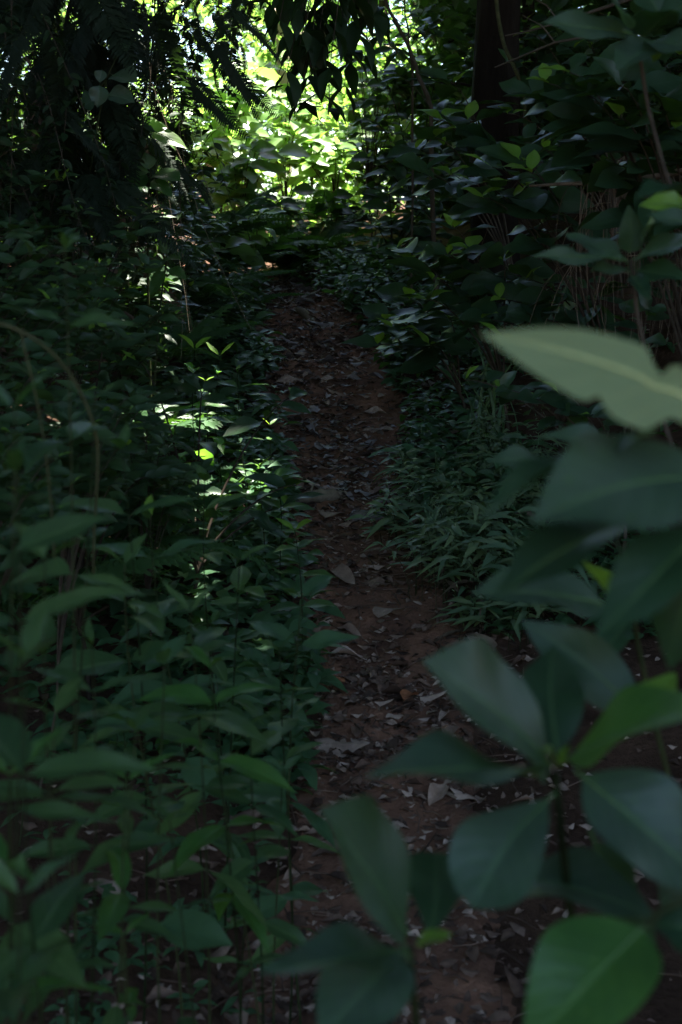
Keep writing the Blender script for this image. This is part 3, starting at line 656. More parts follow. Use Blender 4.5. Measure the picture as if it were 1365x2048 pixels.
for (x, y, Y) in [(560, 40, 6.4), (600, 90, 6.5), (640, 60, 6.5), (690, 95, 6.6), (620, 150, 6.5), (575, 170, 6.6), (665, 20, 6.6), (710, 45, 6.7), (585, 10, 6.5), (640, 115, 6.7), (540, 5, 6.6), (730, 110, 6.8), (690, 170, 7.0), (600, 205, 6.5), (575, 140, 6.4), (640, 185, 6.6), (720, 70, 6.8), (740, 25, 6.8), (700, 125, 6.9), (675, 60, 6.7), (760, 70, 7.0), (660, 215, 6.7), (610, 60, 6.3), (660, 135, 6.4)]:
    t = P(x, y, Y); a = lp[random.randint(8, 14)]; q = bez(a, a.lerp(t, .3) + Vector((0, 0, .12)), a.lerp(t, .8) + Vector((0, 0, .10)), t, 8); limb(b, q, .006, .002, 6); subs.append(q)
b.build('limb', M['woody'], TREE_R)
DT = tpls(5, shape='acum', asp=.36, nu=12, nv=4, fold=.3, droop=.25, wav=.03, pet=.05)
for q in subs:
    s_ = Bag(); az = random.random() * 6
    for k in range(8):
        p = q[8 - k // 2]; az += 2.4; v = np.array([[math.cos(az) * .6, math.sin(az) * .6, -.5 + random.uniform(-.45, .6)]])
        s_.many(DT[k % 5], [p], frames(v, np.array([[math.cos(az), math.sin(az), .5]])), [random.uniform(.12, .22)])
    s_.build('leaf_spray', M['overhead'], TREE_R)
# slanting sapling stems
def sapling(pts, r, label, mat='woody', leaves=0, name='sapling', seed=0):
    root = thing(name, pts[0], label, 'sapling'); r_ = random.Random(seed)
    P_ = []
    for a, c in zip(pts, pts[1:]):
        for i in range(4): P_.append(a.lerp(c, i / 4) + Vector((r_.gauss(0, .006), r_.gauss(0, .006), 0)))
    P_.append(pts[-1]); b = Bag(); limb(b, P_, r, r * .45, 8); b.build('stem', M[mat], root)
    tw = Bag(); s_ = Bag(); T = tpls(4, shape='ell', asp=.42, nu=8, nv=4, fold=.25, droop=.2, wav=.03, pet=.08)
    for k in range(leaves):
        p = P_[r_.randrange(2, len(P_))]; a = r_.random() * 6.28; q = p + Vector((math.cos(a) * .25, math.sin(a) * .2, r_.uniform(-.05, .2)))
        tw.tube([p, p.lerp(q, .5) + Vector((0, 0, .02)), q], [.003, .002, .001], 5)
        for j in range(6):
            v = Vector((r_.gauss(0, 1), r_.gauss(0, 1), r_.uniform(-.4, .4))).normalized(); w_ = p.lerp(q, .4 + .12 * j)
            s_.many(T[j % 4], [w_], frames(np.array([v]), np.array([(r_.gauss(0, .3), r_.gauss(0, .3) - .2, 1)])), [r_.uniform(.08, .15)])
    tw.build('twig', M['woody'], root); s_.build('foliage', M['shade'], root); return root
x0 = P(880, 300, 8.0)
sapling([gp(x0.x, 8.0), P(862, 215, 8.0), P(832, 130, 8.0), P(800, 60, 8.0), P(766, -10, 8.0), P(700, -140, 8.1)], .014, 'thin dark sapling slanting up left in front of the bright clearing', leaves=8, seed=1)
sapling([gp(P(822, 400, 8.3).x, 8.3), P(828, 140, 8.3), P(815, 60, 8.3), P(803, -60, 8.3)], .008, 'thinner upright sapling crossing the slanting one', leaves=4, seed=2)
b = Bag(); L = bez(P(990, -60, 7.6), P(992, 20, 7.6), P(1000, 60, 7.6), P(1010, 95, 7.6), 8) + bez(P(1010, 95, 7.6), P(1015, 108, 7.6), P(1025, 125, 7.6), P(1036, 150, 7.6), 6)[1:] + [P(1050, 200, 7.7), P(1052, 280, 7.7), G(1060, 420)]
b.tube(L, [.010] * len(L), 8); b.tube([L[11], L[11] + Vector((.03, .0, .0)), L[11] + Vector((.05, 0, -.01))], [.006, .004, .002], 5); tag(b.build('vine', M['vine']), 'pale yellowish vine hanging down the front of the dark trunk', 'vine')
for i, (L, r, lab) in enumerate([([(1010, 72, 5.6), (1060, 62, 5.6), (1120, 45, 5.5), (1210, 15, 5.4), (1380, -40, 5.3)], .006, 'bare dark branch crossing the trunk, upper of two'), ([(990, 135, 5.7), (1050, 110, 5.6), (1110, 85, 5.5), (1250, 60, 5.4), (1400, 20, 5.3)], .006, 'bare dark branch crossing the trunk, lower of two')]):
    b = Bag(); pts = [P(*q) for q in L]; limb(b, pts, r * .4, r * 1.3, 7); b.tube([pts[2], pts[2] + Vector((-.05, 0, .06)), pts[2] + Vector((-.12, .02, .10))], [.004, .003, .001], 5)
    tag(b.build('dead_branch', M['woody']), lab, 'branch')

# ------------------------------------------------------------------ straw hanging on the right
root = thing('dead_branch', P(1120, 372, 4.9), 'thin dead branch carrying the hanging straw on the right', 'branch')
b = Bag(); limb(b, [P(1060, 372, 5.0), P(1120, 368, 4.9), P(1200, 366, 4.85), P(1290, 358, 4.8), P(1420, 330, 4.7)], .004, .012, 7); b.build('stem', M['straw'], root)
def straw(name, label, n, x0, x1, y0, y1, Y0, Y1, len0, len1, seed, mess=.3):
    r = random.Random(seed); b = Bag()
    for k in range(n):
        t = r.random() ** .8; p = P(x0 + (x1 - x0) * t, r.uniform(y0, y1), r.uniform(Y0, Y1)); L = r.uniform(len0, len1); a = r.random() * 6.28
        o_ = Vector((math.cos(a), math.sin(a), 0)) * L * r.uniform(.03, mess)
        pts = bez(p, p + o_ * .8 + Vector((0, 0, .03)), p + o_ + Vector((0, 0, -L * .5)), p + o_ * r.uniform(.3, 1.6) + Vector((r.gauss(0, .03), 0, -L)), 9)
        w = r.uniform(.0009, .0026); b.tube(pts, [w * (1 - .07 * i) for i in range(10)], 4, r.random())
    return tag(b.build(name, M['straw']), label, 'dead grass')
straw('dead_grass_clump', 'clump of pale dry grass blades hanging from the thin dead branch on the right', 40, 1140, 1300, 360, 375, 4.75, 4.95, .15, .5, 3)
straw('dead_grass_clump', 'tangle of dim dry stalks standing behind the hanging straw', 34, 1170, 1380, 270, 420, 5.0, 5.6, .2, .75, 4, .8)
straw('dead_grass_clump', 'dim dry stalks low behind the upright blue green leaf', 20, 1180, 1380, 480, 560, 5.0, 5.4, .15, .5, 5, .7)

# ------------------------------------------------------------------ grass patch right of the track
BL = tpls(5, shape='lance', asp=.17, nu=9, nv=2, fold=.3, droop=.5, wav=.02, pet=.02)
LB = tpls(3, shape='strap', asp=.026, nu=12, nv=2, fold=.4, droop=.75, wav=.0, pet=0)
def clump(p, label, seed, n=16, H=.3, L=.10, group='leafy grass clumps right of the track'):
    r = random.Random(seed); root = thing('grass_clump', p, label, 'grass clump', group); st, lv = Bag(), Bag()
    for k in range(n):
        a = r.random() * 6.28; h = H * r.uniform(.5, 1.1); o_ = Vector((math.cos(a), math.sin(a) , 0)) * h * r.uniform(.1, .7)
        b0 = p + Vector((r.gauss(0, .05), r.gauss(0, .05), -.01)); top = b0 + o_ + Vector((0, 0, h))
        pts = bez(b0, b0 + Vector((0, 0, h * .6)), b0 + o_ * .5 + Vector((0, 0, h)), top, 8); st.tube(pts, [.0016 - .0001 * i for i in range(9)], 4)
        az = r.random() * 6.28
        for j in range(6):
            q = pts[3 + j if j < 6 else 8]; az += 2.6; v = Vector((math.cos(az), math.sin(az), r.uniform(.1, .7))); 
            lv.many(BL[r.randrange(5)], [q], frames(np.array([v]), np.array([(r.gauss(0, .2), -.3 + r.gauss(0, .2), 1)])), [L * r.uniform(.6, 1.3)])
        if r.random() < .3:
            for j in range(7):
                q = top + Vector((r.gauss(0, .008), r.gauss(0, .008), .015 * j)); lv.many(BL[0], [q], frames(np.array([[r.gauss(0, .5), r.gauss(0, .5), .8]]), np.array([[0, -1, .3]])), [.018])
    dv = Bag()
    for k in range(r.randint(2, 6)):
        a = r.random() * 6.28; dv.many(LB[k % 3] if k % 2 else BL[k % 5], [p + Vector((r.gauss(0, .05), r.gauss(0, .05), r.uniform(.02, .5) * H))], frames(np.array([[math.cos(a), math.sin(a), r.uniform(-.3, .7)]]), np.array([[0, -.2, 1]])), [L * r.uniform(.9, 1.9)])
    dv.build('dry_blades', M['straw'], root)
    st.build('stem', M['stem'], root); lv.build('blades', M['blade'], root); return root
CL = [(880, 960), (950, 960), (1020, 950), (1090, 940), (830, 1010), (890, 1030), (960, 1030), (1040, 1020), (1110, 1010), (850, 1080), (910, 1100), (980, 1100), (1060, 1090), (1140, 1080), (820, 930), (900, 910), (990, 900),
      (1070, 890), (860, 1130), (930, 1160), (1000, 1170), (1080, 1150), (1160, 1000), (1220, 1060), (1180, 930), (1150, 1180), (800, 1040), (960, 1220), (1040, 1240)]
for i, (x, y) in enumerate(CL):
    p = G(x, y + 55); clump(p, 'clump of narrow blue green blades in the patch hugging the right track edge', 50 + i, H=random.uniform(.12, .36), L=random.uniform(.07, .13), n=random.randint(9, 17))
root = thing('grass_tuft', G(975, 930), 'tuft of long arching grass blades standing above the patch', 'grass tuft'); b = Bag()
for k in range(16):
    a = random.random() * 6.28; v = np.array([[math.cos(a) * .5, math.sin(a) * .5, 1]]); b.many(LB[k % 3], [G(975, 930) + Vector((random.gauss(0, .05), random.gauss(0, .03), 0))], frames(v, np.array([[math.cos(a), math.sin(a), .3]])), [random.uniform(.3, .6)])
b.build('blades', M['blade'], root)

# ------------------------------------------------------------------ ferns
def frond_tpl(npin=20, asp=.55, droop=.5, seed=0, lobes=8):
    """unit frond along +Y arching down: rachis and lobed leaflets"""
    r = random.Random(seed); b = Bag(); pts = []
    for i in range(25):
        t = i / 24; pts.append(Vector((.03 * math.sin(t * 3), t * (1 - .2 * droop * t), -droop * t * t)))
    b.tube(pts, [.006 * (1 - .8 * i / 24) for i in range(25)], 4)
    lf = leaf('lance', .2, lobes, 2, .15, .15, .03, .0, .75, seed)
    pos, dr, nn, sc = [], [], [], []
    for k in range(npin):
        t = .16 + .82 * k / npin; i = min(23, int(t * 24)); p = pts[i].lerp(pts[i + 1], t * 24 - i); tan = (pts[i + 1] - pts[i]).normalized()
        L = asp * .5 * (math.sin(math.pi * (.15 + .82 * t) ** .8) ** .8) * r.uniform(.88, 1.08) + .02
        for s_ in (-1, 1):
            d = Vector((s_, 0, 0)) * .92 + tan * .45 + Vector((0, 0, -.15 + r.gauss(0, .08))); pos.append(p); dr.append(d); nn.append((r.gauss(0, .15), r.gauss(0, .1), 1)); sc.append(L)
    b.many(lf, pos, frames(np.array(dr), np.array(nn)), sc, carve=False)
    return np.concatenate(b.v), np.concatenate(b.f), np.concatenate(b.uv)
FR = [frond_tpl(20, .5, .45, 1), frond_tpl(22, .42, .7, 2), frond_tpl(18, .6, .3, 3)]
FRB = [frond_tpl(34, .30, .25, 4, 8), frond_tpl(36, .24, .4, 5, 8), frond_tpl(30, .36, .6, 6, 8)]
def fern_meshes(tp, mat, nm='frond'):
    L = []
    for t in tp: b = Bag(); b.add(*t); L.append(b.mesh(nm, mat))
    return L
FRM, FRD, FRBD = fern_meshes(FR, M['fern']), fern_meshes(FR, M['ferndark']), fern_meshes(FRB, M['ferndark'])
FRDRY = fern_meshes(FRB, M['drydark'])
def fern(p, label, L, n, seed, pl=None, group=None, el=.7, down=False, face=None):
    r = random.Random(seed); root = thing('fern', p, label, 'fern', group); pl = pl or FRM
    for k in range(n):
        a = 6.28 * k / n + r.uniform(-.4, .4) if face is None else face + r.uniform(-.8, .8); e = el + r.uniform(-.25, .3)
        d = Vector((math.cos(a) * math.cos(e), math.sin(a) * math.cos(e), math.sin(e))); s_ = L * r.uniform(.7, 1.15)
        q = Vector(p) + (Vector((r.gauss(0, .18), r.gauss(0, .2), r.gauss(0, .22))) if down else Vector((0, 0, 0)))
        if in_gap(q + d * s_ * .5)[0]: continue
        n_ = Vector((-d.y * 0, -.5, .6)) if down else Vector((0, 0, 1))
        put('frond', r.choice(pl), Matrix.Translation(q) @ frame1(d, n_).to_4x4() @ Matrix.Scale(s_, 4), root)
    return root
FL = [(480, 500, 9.4, .55, 'fern with light arching fronds below the sunlit shrubs'), (430, 440, 9.0, .6, 'fern left of the crest of the track'), (540, 470, 10.0, .6, 'fern above the crest of the track'), (620, 480, 10.4, .6, 'dim fern right of the track crest'),
      (400, 560, 7.6, .5, 'fern on the left bank above the dark trackside'), (330, 600, 6.3, .45, 'fern with drooping fronds on the left bank above the sun fleck'), (460, 600, 8.2, .4, 'small fern hugging the upper left track edge'),
      (290, 700, 5.4, .4, 'fern left of the sun fleck'), (280, 860, 4.6, .35, 'low fern under the sun fleck'), (660, 420, 11, .6, 'shaded fern under the small leaved bush'), (740, 520, 9.6, .5, 'black green fern right of the track crest'), (590, 530, 10.6, .55, 'dark fern closing the end of the track'), (560, 505, 11.0, .6, 'fern behind the end of the track on its left'), (650, 520, 10.7, .55, 'dark fern behind the end of the track on its right'),
      (60, 760, 3.9, .5, 'dark fern behind the drooping vine'), (200, 700, 4.6, .5, 'dark fern right of the drooping vine'), (120, 620, 4.6, .5, 'dim fern under the tall seedling with one long level leaf'), (20, 600, 4.2, .5, 'dim fern at the left edge above the drooping vine'), (240, 780, 4.4, .45, 'fern between the drooping vine and the sun fleck')]
for i, (x, y, Y, L, lab) in enumerate(FL):
    p = P(x, y, Y); fern(gp(p.x, p.y) + Vector((0, 0, max(0, min(.4, p.z - gz(p.x, p.y) - .1)))), lab, L, 8, i + 30)
# hanging old fern thicket upper left, each plant hanging from the left tree's limb
LT = gp(-2.9, 6.6)
TREE_L = thing('tree', LT, 'leaning tree out on the left whose low limb carries the hanging ferns', 'tree')
b = Bag(); limb(b, bez(LT - Vector((0, 0, .1)), LT + Vector((.1, 0, 2)), Vector((-2.4, 6.6, 5)), Vector((-2.2, 6.8, 9)), 18), .19, .10, 14); b.build('trunk', M['bark'], TREE_L)
b = Bag(); limb(b, bez(Vector((-2.65, 6.6, 3.2)), Vector((-2.0, 6.4, 3.9)), Vector((-1.2, 6.3, 3.6)), Vector((-.45, 6.4, 3.0)), 14), .05, .015, 9); limb(b, bez(Vector((-2.65, 6.6, 2.9)), Vector((-2.2, 5.9, 3.6)), Vector((-1.4, 5.3, 3.2)), Vector((-.75, 5.0, 2.75)), 14), .045, .012, 9); b.build('limb', M['bark'], TREE_L)
HG = [(330, -40, 6.0, .75, 'long dark fern fronds hanging beside the bright clearing at the upper left'), (370, 40, 6.2, .7, 'dark fern frond curtain edge before the bright clearing'), (270, -20, 5.8, .8, 'hanging fern behind the curtain edge, upper left'), (200, -40, 5.6, .8, 'hanging dark fern at the top left with broken dry stalks'),
      (120, -30, 5.3, .8, 'hanging black fern near the top left corner'), (40, -30, 5.0, .8, 'hanging black fern in the top left corner'), (150, 150, 5.2, .75, 'long grey fern frond drooping through the dark left side'), (60, 180, 5.0, .7, 'hanging dark fern at the left edge'),
      (300, 120, 6.2, .6, 'small leaved hanging fern left of the curtain edge'), (220, 190, 5.6, .6, 'hanging fern above the bright arched leaf'), (20, 330, 4.8, .6, 'black fern at the left edge below the corner ferns'), (120, 330, 5.2, .6, 'black fern behind the tall seedling'), (470, -60, 7.4, .6, 'thin fern fronds hanging at the top against the clearing'), (430, -30, 7.0, .6, 'lacy fern hanging left of the leafy branch'), (395, 90, 6.4, .55, 'drooping black fern frond at the very edge of the bright clearing')]
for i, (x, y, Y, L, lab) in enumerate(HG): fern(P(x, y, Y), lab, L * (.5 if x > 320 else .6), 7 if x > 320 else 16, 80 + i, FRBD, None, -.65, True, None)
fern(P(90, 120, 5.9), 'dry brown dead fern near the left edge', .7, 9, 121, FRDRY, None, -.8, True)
b = Bag()
for k in range(45):
    x = random.uniform(0, 400); Y = random.uniform(5.4, 6.6); p = P(x, random.uniform(-80, 250), Y); L = random.uniform(.3, 1.1)
    b.tube(bez(p, p + Vector((random.gauss(0, .05), 0, -L * .3)), p + Vector((random.gauss(0, .08), 0, -L * .6)), p + Vector((random.gauss(0, .12), random.gauss(0, .05), -L)), 8), [.0013] * 9, 4, random.random())
tag(b.build('hanging_stalks', M['lightwood']), 'thin dry stalks and tendrils dangling through the dark left thicket', 'dry stalks', kind='stuff')
for i, (x0, y0, x1, y1, Y, lab) in enumerate([(232, 118, 278, 146, 5.5, 'short pale dead stalk slanting in the upper left thicket'), (248, 625, 275, 645, 5.2, 'pale brown bark strip on the left bank, left of a pair'), (318, 620, 340, 640, 5.3, 'pale brown bark strip on the left bank, right of a pair'), (50, 115, 62, 130, 5.2, 'stub of pale dead stalk near the left edge')]):
    b = Bag(); b.tube([P(x0, y0, Y), P((x0 + x1) / 2, (y0 + y1) / 2 - 2, Y), P(x1, y1, Y)], [.007, .008, .006], 6); tag(b.build('dead_stalk', M['straw']), lab, 'dead stalk')

def strands(label, x0, x1, y0, y1, Y0, Y1, n, L0, L1, seed, group=None):
    r = random.Random(seed); root = thing('climber', P((x0 + x1) / 2, y0, (Y0 + Y1) / 2), label, 'climber', group); st, lv = Bag(), Bag()
    for k in range(n):
        p = P(r.uniform(x0, x1), r.uniform(y0, y1), r.uniform(Y0, Y1)); L = r.uniform(L0, L1); q = p + Vector((r.gauss(0, .12), r.gauss(0, .08), -L))
        pts = bez(p, p + Vector((r.gauss(0, .06), 0, -L * .3)), q + Vector((r.gauss(0, .08), 0, L * .3)), q, 16); st.tube(pts, [.0018 - .00006 * i for i in range(17)], 4)
        pos, dr, nn, sc = [], [], [], []
        for j in range(int(L / .016)):
            t = r.random(); i = min(15, int(t * 16)); a = r.random() * 6.28; pos.append(pts[i].lerp(pts[i + 1], t * 16 - i)); dr.append((math.cos(a), math.sin(a), r.uniform(-.9, .3))); nn.append((r.gauss(0, .5), r.gauss(0, .5) - .3, 1)); sc.append(r.uniform(.025, .06))
        lv.many(CTS, pos, frames(np.array(dr), np.array(nn)), sc)
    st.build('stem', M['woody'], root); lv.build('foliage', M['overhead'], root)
CTS = leaf('ovate', .5, 4, 2, .3, .2, .02, .08, 0, 3)
for i, a in enumerate([('small leaved climber hanging in strands along the edge of the fern curtain', 300, 400, -60, 120, 5.8, 6.4, 14, .4, .9), ('small leaved climber hanging at the top between fern curtain and leafy branch', 410, 540, -90, 0, 6.4, 7.2, 12, .2, .55),
      ('small leaved climber hanging down the middle of the dark left thicket', 170, 300, -60, 220, 5.2, 5.9, 16, .5, 1.0), ('small leaved climber hanging at the upper left edge', -20, 150, -60, 250, 4.6, 5.4, 18, .5, 1.1), ('small leaved climber hanging low beneath the black ferns', 40, 260, 260, 420, 5.0, 5.8, 14, .4, .8)]):
    strands(*a, seed=500 + i)

# left thicket shrubs behind the ferns, arched bright leaves
def arching(label, base, leaves, mat='sunny', name='arching_plant'):
    root = thing(name, base, label, 'plant'); c = sum((P(a[0], a[1], a[5]) for a in leaves), Vector()) / len(leaves)
    stem_part(root, bez(base, base + Vector((0, 0, (c.z - base.z) * .6)), c + Vector((-.03, .03, -.1)), c, 10), .006, .003)
    for a in leaves:
        set_leaf(root, *a[:7], mat, a[7] if len(a) > 7 else 'lance'); 
        b = Bag(); b.tube([c, c.lerp(P(a[0], a[1], a[5]), .6) + Vector((0, 0, .01)), P(a[0], a[1], a[5])], [.0025, .002, .0015], 5); b.build('leaf_stalk', M['stem'], root)
    return root
arching('bright arched pale green leaves caught by the sun beside the dark fern curtain', gp(-.85, 5.7), [(250, 240, 375, 298, 34, 5.5, 5.45), (285, 232, 310, 290, 24, 5.55, 5.5), (240, 245, 260, 320, 30, 5.5, 5.5), (230, 250, 300, 262, 20, 5.5, 5.5), (300, 240, 352, 300, 22, 5.6, 5.6)])
arching('sunlit blotched leaf cluster below the bright arched leaves', gp(-.75, 5.6), [(305, 350, 362, 362, 30, 5.4, 5.3, 'ell'), (308, 358, 345, 395, 30, 5.4, 5.3, 'ell'), (300, 345, 230, 330, 40, 5.4, 5.35, 'ell'), (296, 350, 255, 380, 34, 5.4, 5.35, 'ell'), (300, 340, 290, 305, 30, 5.4, 5.4, 'ell')], 'seed')
arching('round leaved climber in the dark upper left thicket', gp(-1.0, 5.2), [(200, 170, 195, 215, 38, 5.0, 5.0, 'ovate'), (225, 150, 275, 165, 36, 5.0, 4.95, 'ovate'), (215, 190, 270, 205, 36, 5.0, 5.0, 'ovate'), (205, 140, 200, 165, 24, 5.0, 5.0, 'ovate'), (245, 100, 262, 85, 20, 5.1, 5.1, 'ovate'), (190, 200, 165, 215, 36, 5.0, 5.0, 'ovate')], 'big')
arching('small plant with a folded pale leaf on the left bank above the ferns', gp(-.7, 5.2), [(335, 515, 362, 520, 22, 5.2, 5.15, 'ell'), (340, 535, 372, 560, 24, 5.2, 5.15, 'ell'), (330, 530, 290, 545, 26, 5.2, 5.2), (335, 510, 325, 470, 24, 5.2, 5.2), (330, 540, 300, 590, 26, 5.2, 5.2)], 'seed')
for i, (x, y, Y, h, lab) in enumerate([(-.75, 4.1, 0, 0, 'dark leafy shrub behind the loop of the drooping vine'), (-1.15, 4.3, 0, 0, 'dark leafy shrub at the left edge behind the drooping vine'), (-.55, 4.7, 0, 0, 'leafy shrub left of the sun fleck'), (-1.3, 5.4, 0, 0, 'dark leafy shrub in the shade under the hanging ferns'), (-1.0, 6.4, 0, 0, 'dark leafy shrub behind the bright arched leaves'), (-1.7, 6.2, 0, 0, 'black green shrub far inside the left thicket'), (-.9, 7.4, 0, 0, 'shaded shrub on the left bank beyond the ferns'), (-1.5, 8.2, 0, 0, 'dark shrub on the left bank before the clearing')]):
    g = gp(x, y); rr = random.Random(i); shrub(g, [g + Vector((rr.uniform(-.5, .4), rr.uniform(-.3, .3), rr.uniform(.35, 1.15))) for _ in range(12)], lab, .13, seed=60 + i, shape='lance', asp=.34)
for i, (x0, x1, y0, y1, Y, lab) in enumerate([(470, 620, 400, 520, 10.6, 'shaded bush closing the end of the track on the left'), (580, 760, 380, 540, 10.9, 'shaded bush closing the end of the track on the right')]):
    rr = random.Random(i + 5); g = gp(P((x0 + x1) / 2, 500, Y).x, Y); shrub(g, [P(rr.uniform(x0, x1), rr.uniform(y0, y1), Y + rr.uniform(-.3, .3)) for _ in range(13)], lab, .16, seed=75 + i)
for i, (x0, x1, y0, y1, Y0, Y1, gx, L, lab) in enumerate([(-40, 150, 430, 640, 3.6, 4.2, -1.15, .11, 'dim leafy bush at the left edge under the black ferns'), (140, 310, 400, 620, 4.5, 5.1, -1.0, .11, 'dim leafy bush under the black ferns, behind the tall seedling'),
        (240, 400, 400, 600, 5.5, 6.2, -.95, .12, 'leafy bush below the sunlit blotched leaves'), (-40, 190, 660, 880, 3.1, 3.6, -.95, .10, 'leafy bush low at the left edge behind the drooping vine'), (190, 370, 620, 800, 4.5, 5.1, -.85, .10, 'leafy bush between the drooping vine and the sun fleck, uppermost there'),
        (350, 480, 430, 620, 7.0, 8.0, -.85, .13, 'shaded bush on the left bank level with the start of the narrow upper track'), (420, 510, 540, 690, 7.4, 8.2, -.6, .10, 'small dark bush leaning over the upper left track edge'), (230, 420, 820, 980, 4.0, 4.6, -.6, .09, 'leafy bush directly below the sun fleck'), (300, 480, 330, 450, 8.4, 9.4, -1.2, .14, 'half lit bush left of the sunlit shrubs'),
        (-30, 160, 260, 460, 4.6, 5.4, -1.6, .12, 'black green bush at the left edge below the corner ferns'), (150, 330, 280, 460, 5.4, 6.2, -1.5, .12, 'black green bush under the round leaved climber'), (60, 260, 520, 720, 3.6, 4.2, -1.1, .10, 'bush filling the bank above the drooping vine'), (120, 330, 760, 960, 3.3, 3.8, -.8, .09, 'bush inside the loop of the drooping vine'), (-20, 140, 880, 1060, 2.6, 3.0, -.85, .09, 'bush at the left edge below the drooping vine')]):
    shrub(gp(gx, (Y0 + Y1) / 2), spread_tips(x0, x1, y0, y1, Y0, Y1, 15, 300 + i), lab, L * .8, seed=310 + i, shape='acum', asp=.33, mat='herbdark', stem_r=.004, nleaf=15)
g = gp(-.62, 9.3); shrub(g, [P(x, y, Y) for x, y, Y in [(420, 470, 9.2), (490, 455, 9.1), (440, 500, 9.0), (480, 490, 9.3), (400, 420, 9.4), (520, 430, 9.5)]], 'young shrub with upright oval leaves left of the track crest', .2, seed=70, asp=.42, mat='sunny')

# ------------------------------------------------------------------ sunlit clearing: shrubs, trees, far wood
SUNS = [(-1.35, 11.4, 400, 470, 150, 330), (-.95, 11.8, 430, 540, 130, 300), (-.45, 12.2, 520, 640, 170, 330), (-.05, 11.9, 600, 720, 200, 340), (-1.0, 12.8, 420, 560, 110, 250), (.3, 13, 660, 800, 150, 300), (-1.8, 12.3, 300, 400, 180, 360), (-.2, 13.6, 560, 700, 110, 250), (-.7, 10.7, 430, 560, 280, 400)]
SL = ['tall sunlit shrub with broad upright stems at the left of the clearing', 'sunlit shrub with big veined leaves in the middle of the clearing', 'sunlit shrub with silvery shining leaf tops under the hanging leafy branch', 'half shaded shrub with shining leaves right of the clearing', 'bright shrub standing behind the big veined one', 'light green shrub glimpsed behind the dark bush', 'sunlit shrub glimpsed through the fern curtain', 'pale bright shrub at the back of the clearing', 'shaded green shrub at the front of the clearing']
for i, (x, y, x0, x1, y0, y1) in enumerate(SUNS):
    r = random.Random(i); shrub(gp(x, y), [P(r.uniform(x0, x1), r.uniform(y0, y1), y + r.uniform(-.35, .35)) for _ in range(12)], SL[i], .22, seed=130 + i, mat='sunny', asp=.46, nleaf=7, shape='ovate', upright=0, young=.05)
CT = [leaf('ell', .5, 3, 2, .3, .2, .0, .0, 0, i) for i in range(3)]
def leaf_cloud(centres, radii, n, size, flat=.7, seed=0, carve=True):
    r = np.random.default_rng(seed); b = Bag(); c = np.asarray(centres, float); k = r.integers(len(c), size=n)
    d = r.normal(size=(n, 3)); d /= np.linalg.norm(d, axis=1)[:, None]; rad = np.asarray(radii)[k] * r.random(n) ** .45
    p = c[k] + d * rad[:, None] * np.array([1, 1, flat]); a = r.normal(size=(n, 3)) * np.array([1, 1, .6]); nn = r.normal(size=(n, 3)) * .5 + np.array([0, 0, 1])
    for i in range(3): b.many(CT[i], p[i::3], frames(a[i::3], nn[i::3]), size * r.uniform(.6, 1.3, len(p[i::3])), r.random(len(p[i::3])), carve)
    return b
def tree(x, y, h, rad, label, n, size=.16, mat='sunny', bark='bark', r0=.12, group=None, seed=0, lo=.3, nc=26):
    r = random.Random(seed); g = gp(x, y); root = thing('tree', g, label, 'tree', group); b = Bag()
    top = g + Vector((r.uniform(-.4, .4), r.uniform(-.4, .4), h)); pts = bez(g - Vector((0, 0, .1)), g + Vector((.1, 0, h * .4)), top - Vector((.1, 0, h * .3)), top, 14); limb(b, pts, r0, r0 * .3, 10)
    cs, rs = [], []
    for k in range(nc):
        t = lo + (1 - lo) * r.random(); p = pts[min(14, int(t * 14))]; a = r.random() * 6.28; q = p + Vector((math.cos(a), math.sin(a), 0)) * rad * r.uniform(.2, 1) * (1.1 - .5 * t) + Vector((0, 0, r.uniform(-.2, .6)))
        limb(b, bez(p, p.lerp(q, .4) + Vector((0, 0, .2)), p.lerp(q, .8) + Vector((0, 0, .1)), q, 6), r0 * .22, .008, 5); cs.append(tuple(q)); rs.append(rad * r.uniform(.22, .42))
    b.build('trunk', M[bark], root); leaf_cloud(cs, rs, n, size, .7, seed).build('crown', M[mat], root); return root
BK = [(-2.8, 16.5, 4.4, 1.8, 'sunlit tree behind the fern curtain'), (-.62, 15.5, 4.3, 1.5, 'slender tree with a pale sunlit trunk in the middle of the clearing'), (.6, 17, 3.9, 1.8, 'bright tree behind the hanging leafy branch'), (2.0, 16, 5, 1.7, 'sunlit tree right of the clearing behind the trunk'), (3.6, 17.5, 7, 2.2, 'bright tree glimpsed in the gaps of the upper right'),
      (-4.6, 17, 7, 2.2, 'bright tree far left behind the dark thicket'), (-1.6, 19.5, 4.2, 2.1, 'sunlit tree at the back left of the clearing'), (1.2, 21, 4.6, 2.3, 'sunlit tree at the back right of the clearing'), (-.3, 23, 5.2, 2.4, 'tree closing the far end of the clearing')]
for i, (x, y, h, r_, lab) in enumerate(BK): tree(x, y, h, r_, lab, 1700, .13, bark='palebark' if i == 1 else 'bark', seed=i + 11, r0=.09, lo=.12 if i != 1 else .4)
for i, (x, y, h, r_, lab) in enumerate([(1.35, 10.6, 4.6, 1.0, 'dense shaded tree left of the dark trunk, closing the clearing on its right'), (2.7, 10.4, 5, 1.3, 'dense shaded tree right of the dark trunk'), (1.9, 12.6, 5.5, 1.4, 'shaded tree behind the dark trunk'), (4.2, 12.0, 5.5, 1.6, 'shaded tree in the upper right background'),
      (-3.4, 10.2, 5, 1.4, 'shaded tree behind the fern thicket'), (-2.5, 9.4, 4.6, .9, 'slim shaded tree left of the sunlit shrubs'), (-4.6, 8.0, 5, 1.5, 'shaded tree deep behind the fern thicket'), (.95, 13.4, 5, .9, 'slim shaded tree at the right rim of the clearing')]): tree(x, y, h, r_, lab, 5200, .13, 'crown', seed=i + 51, r0=.06, lo=.06, nc=40)
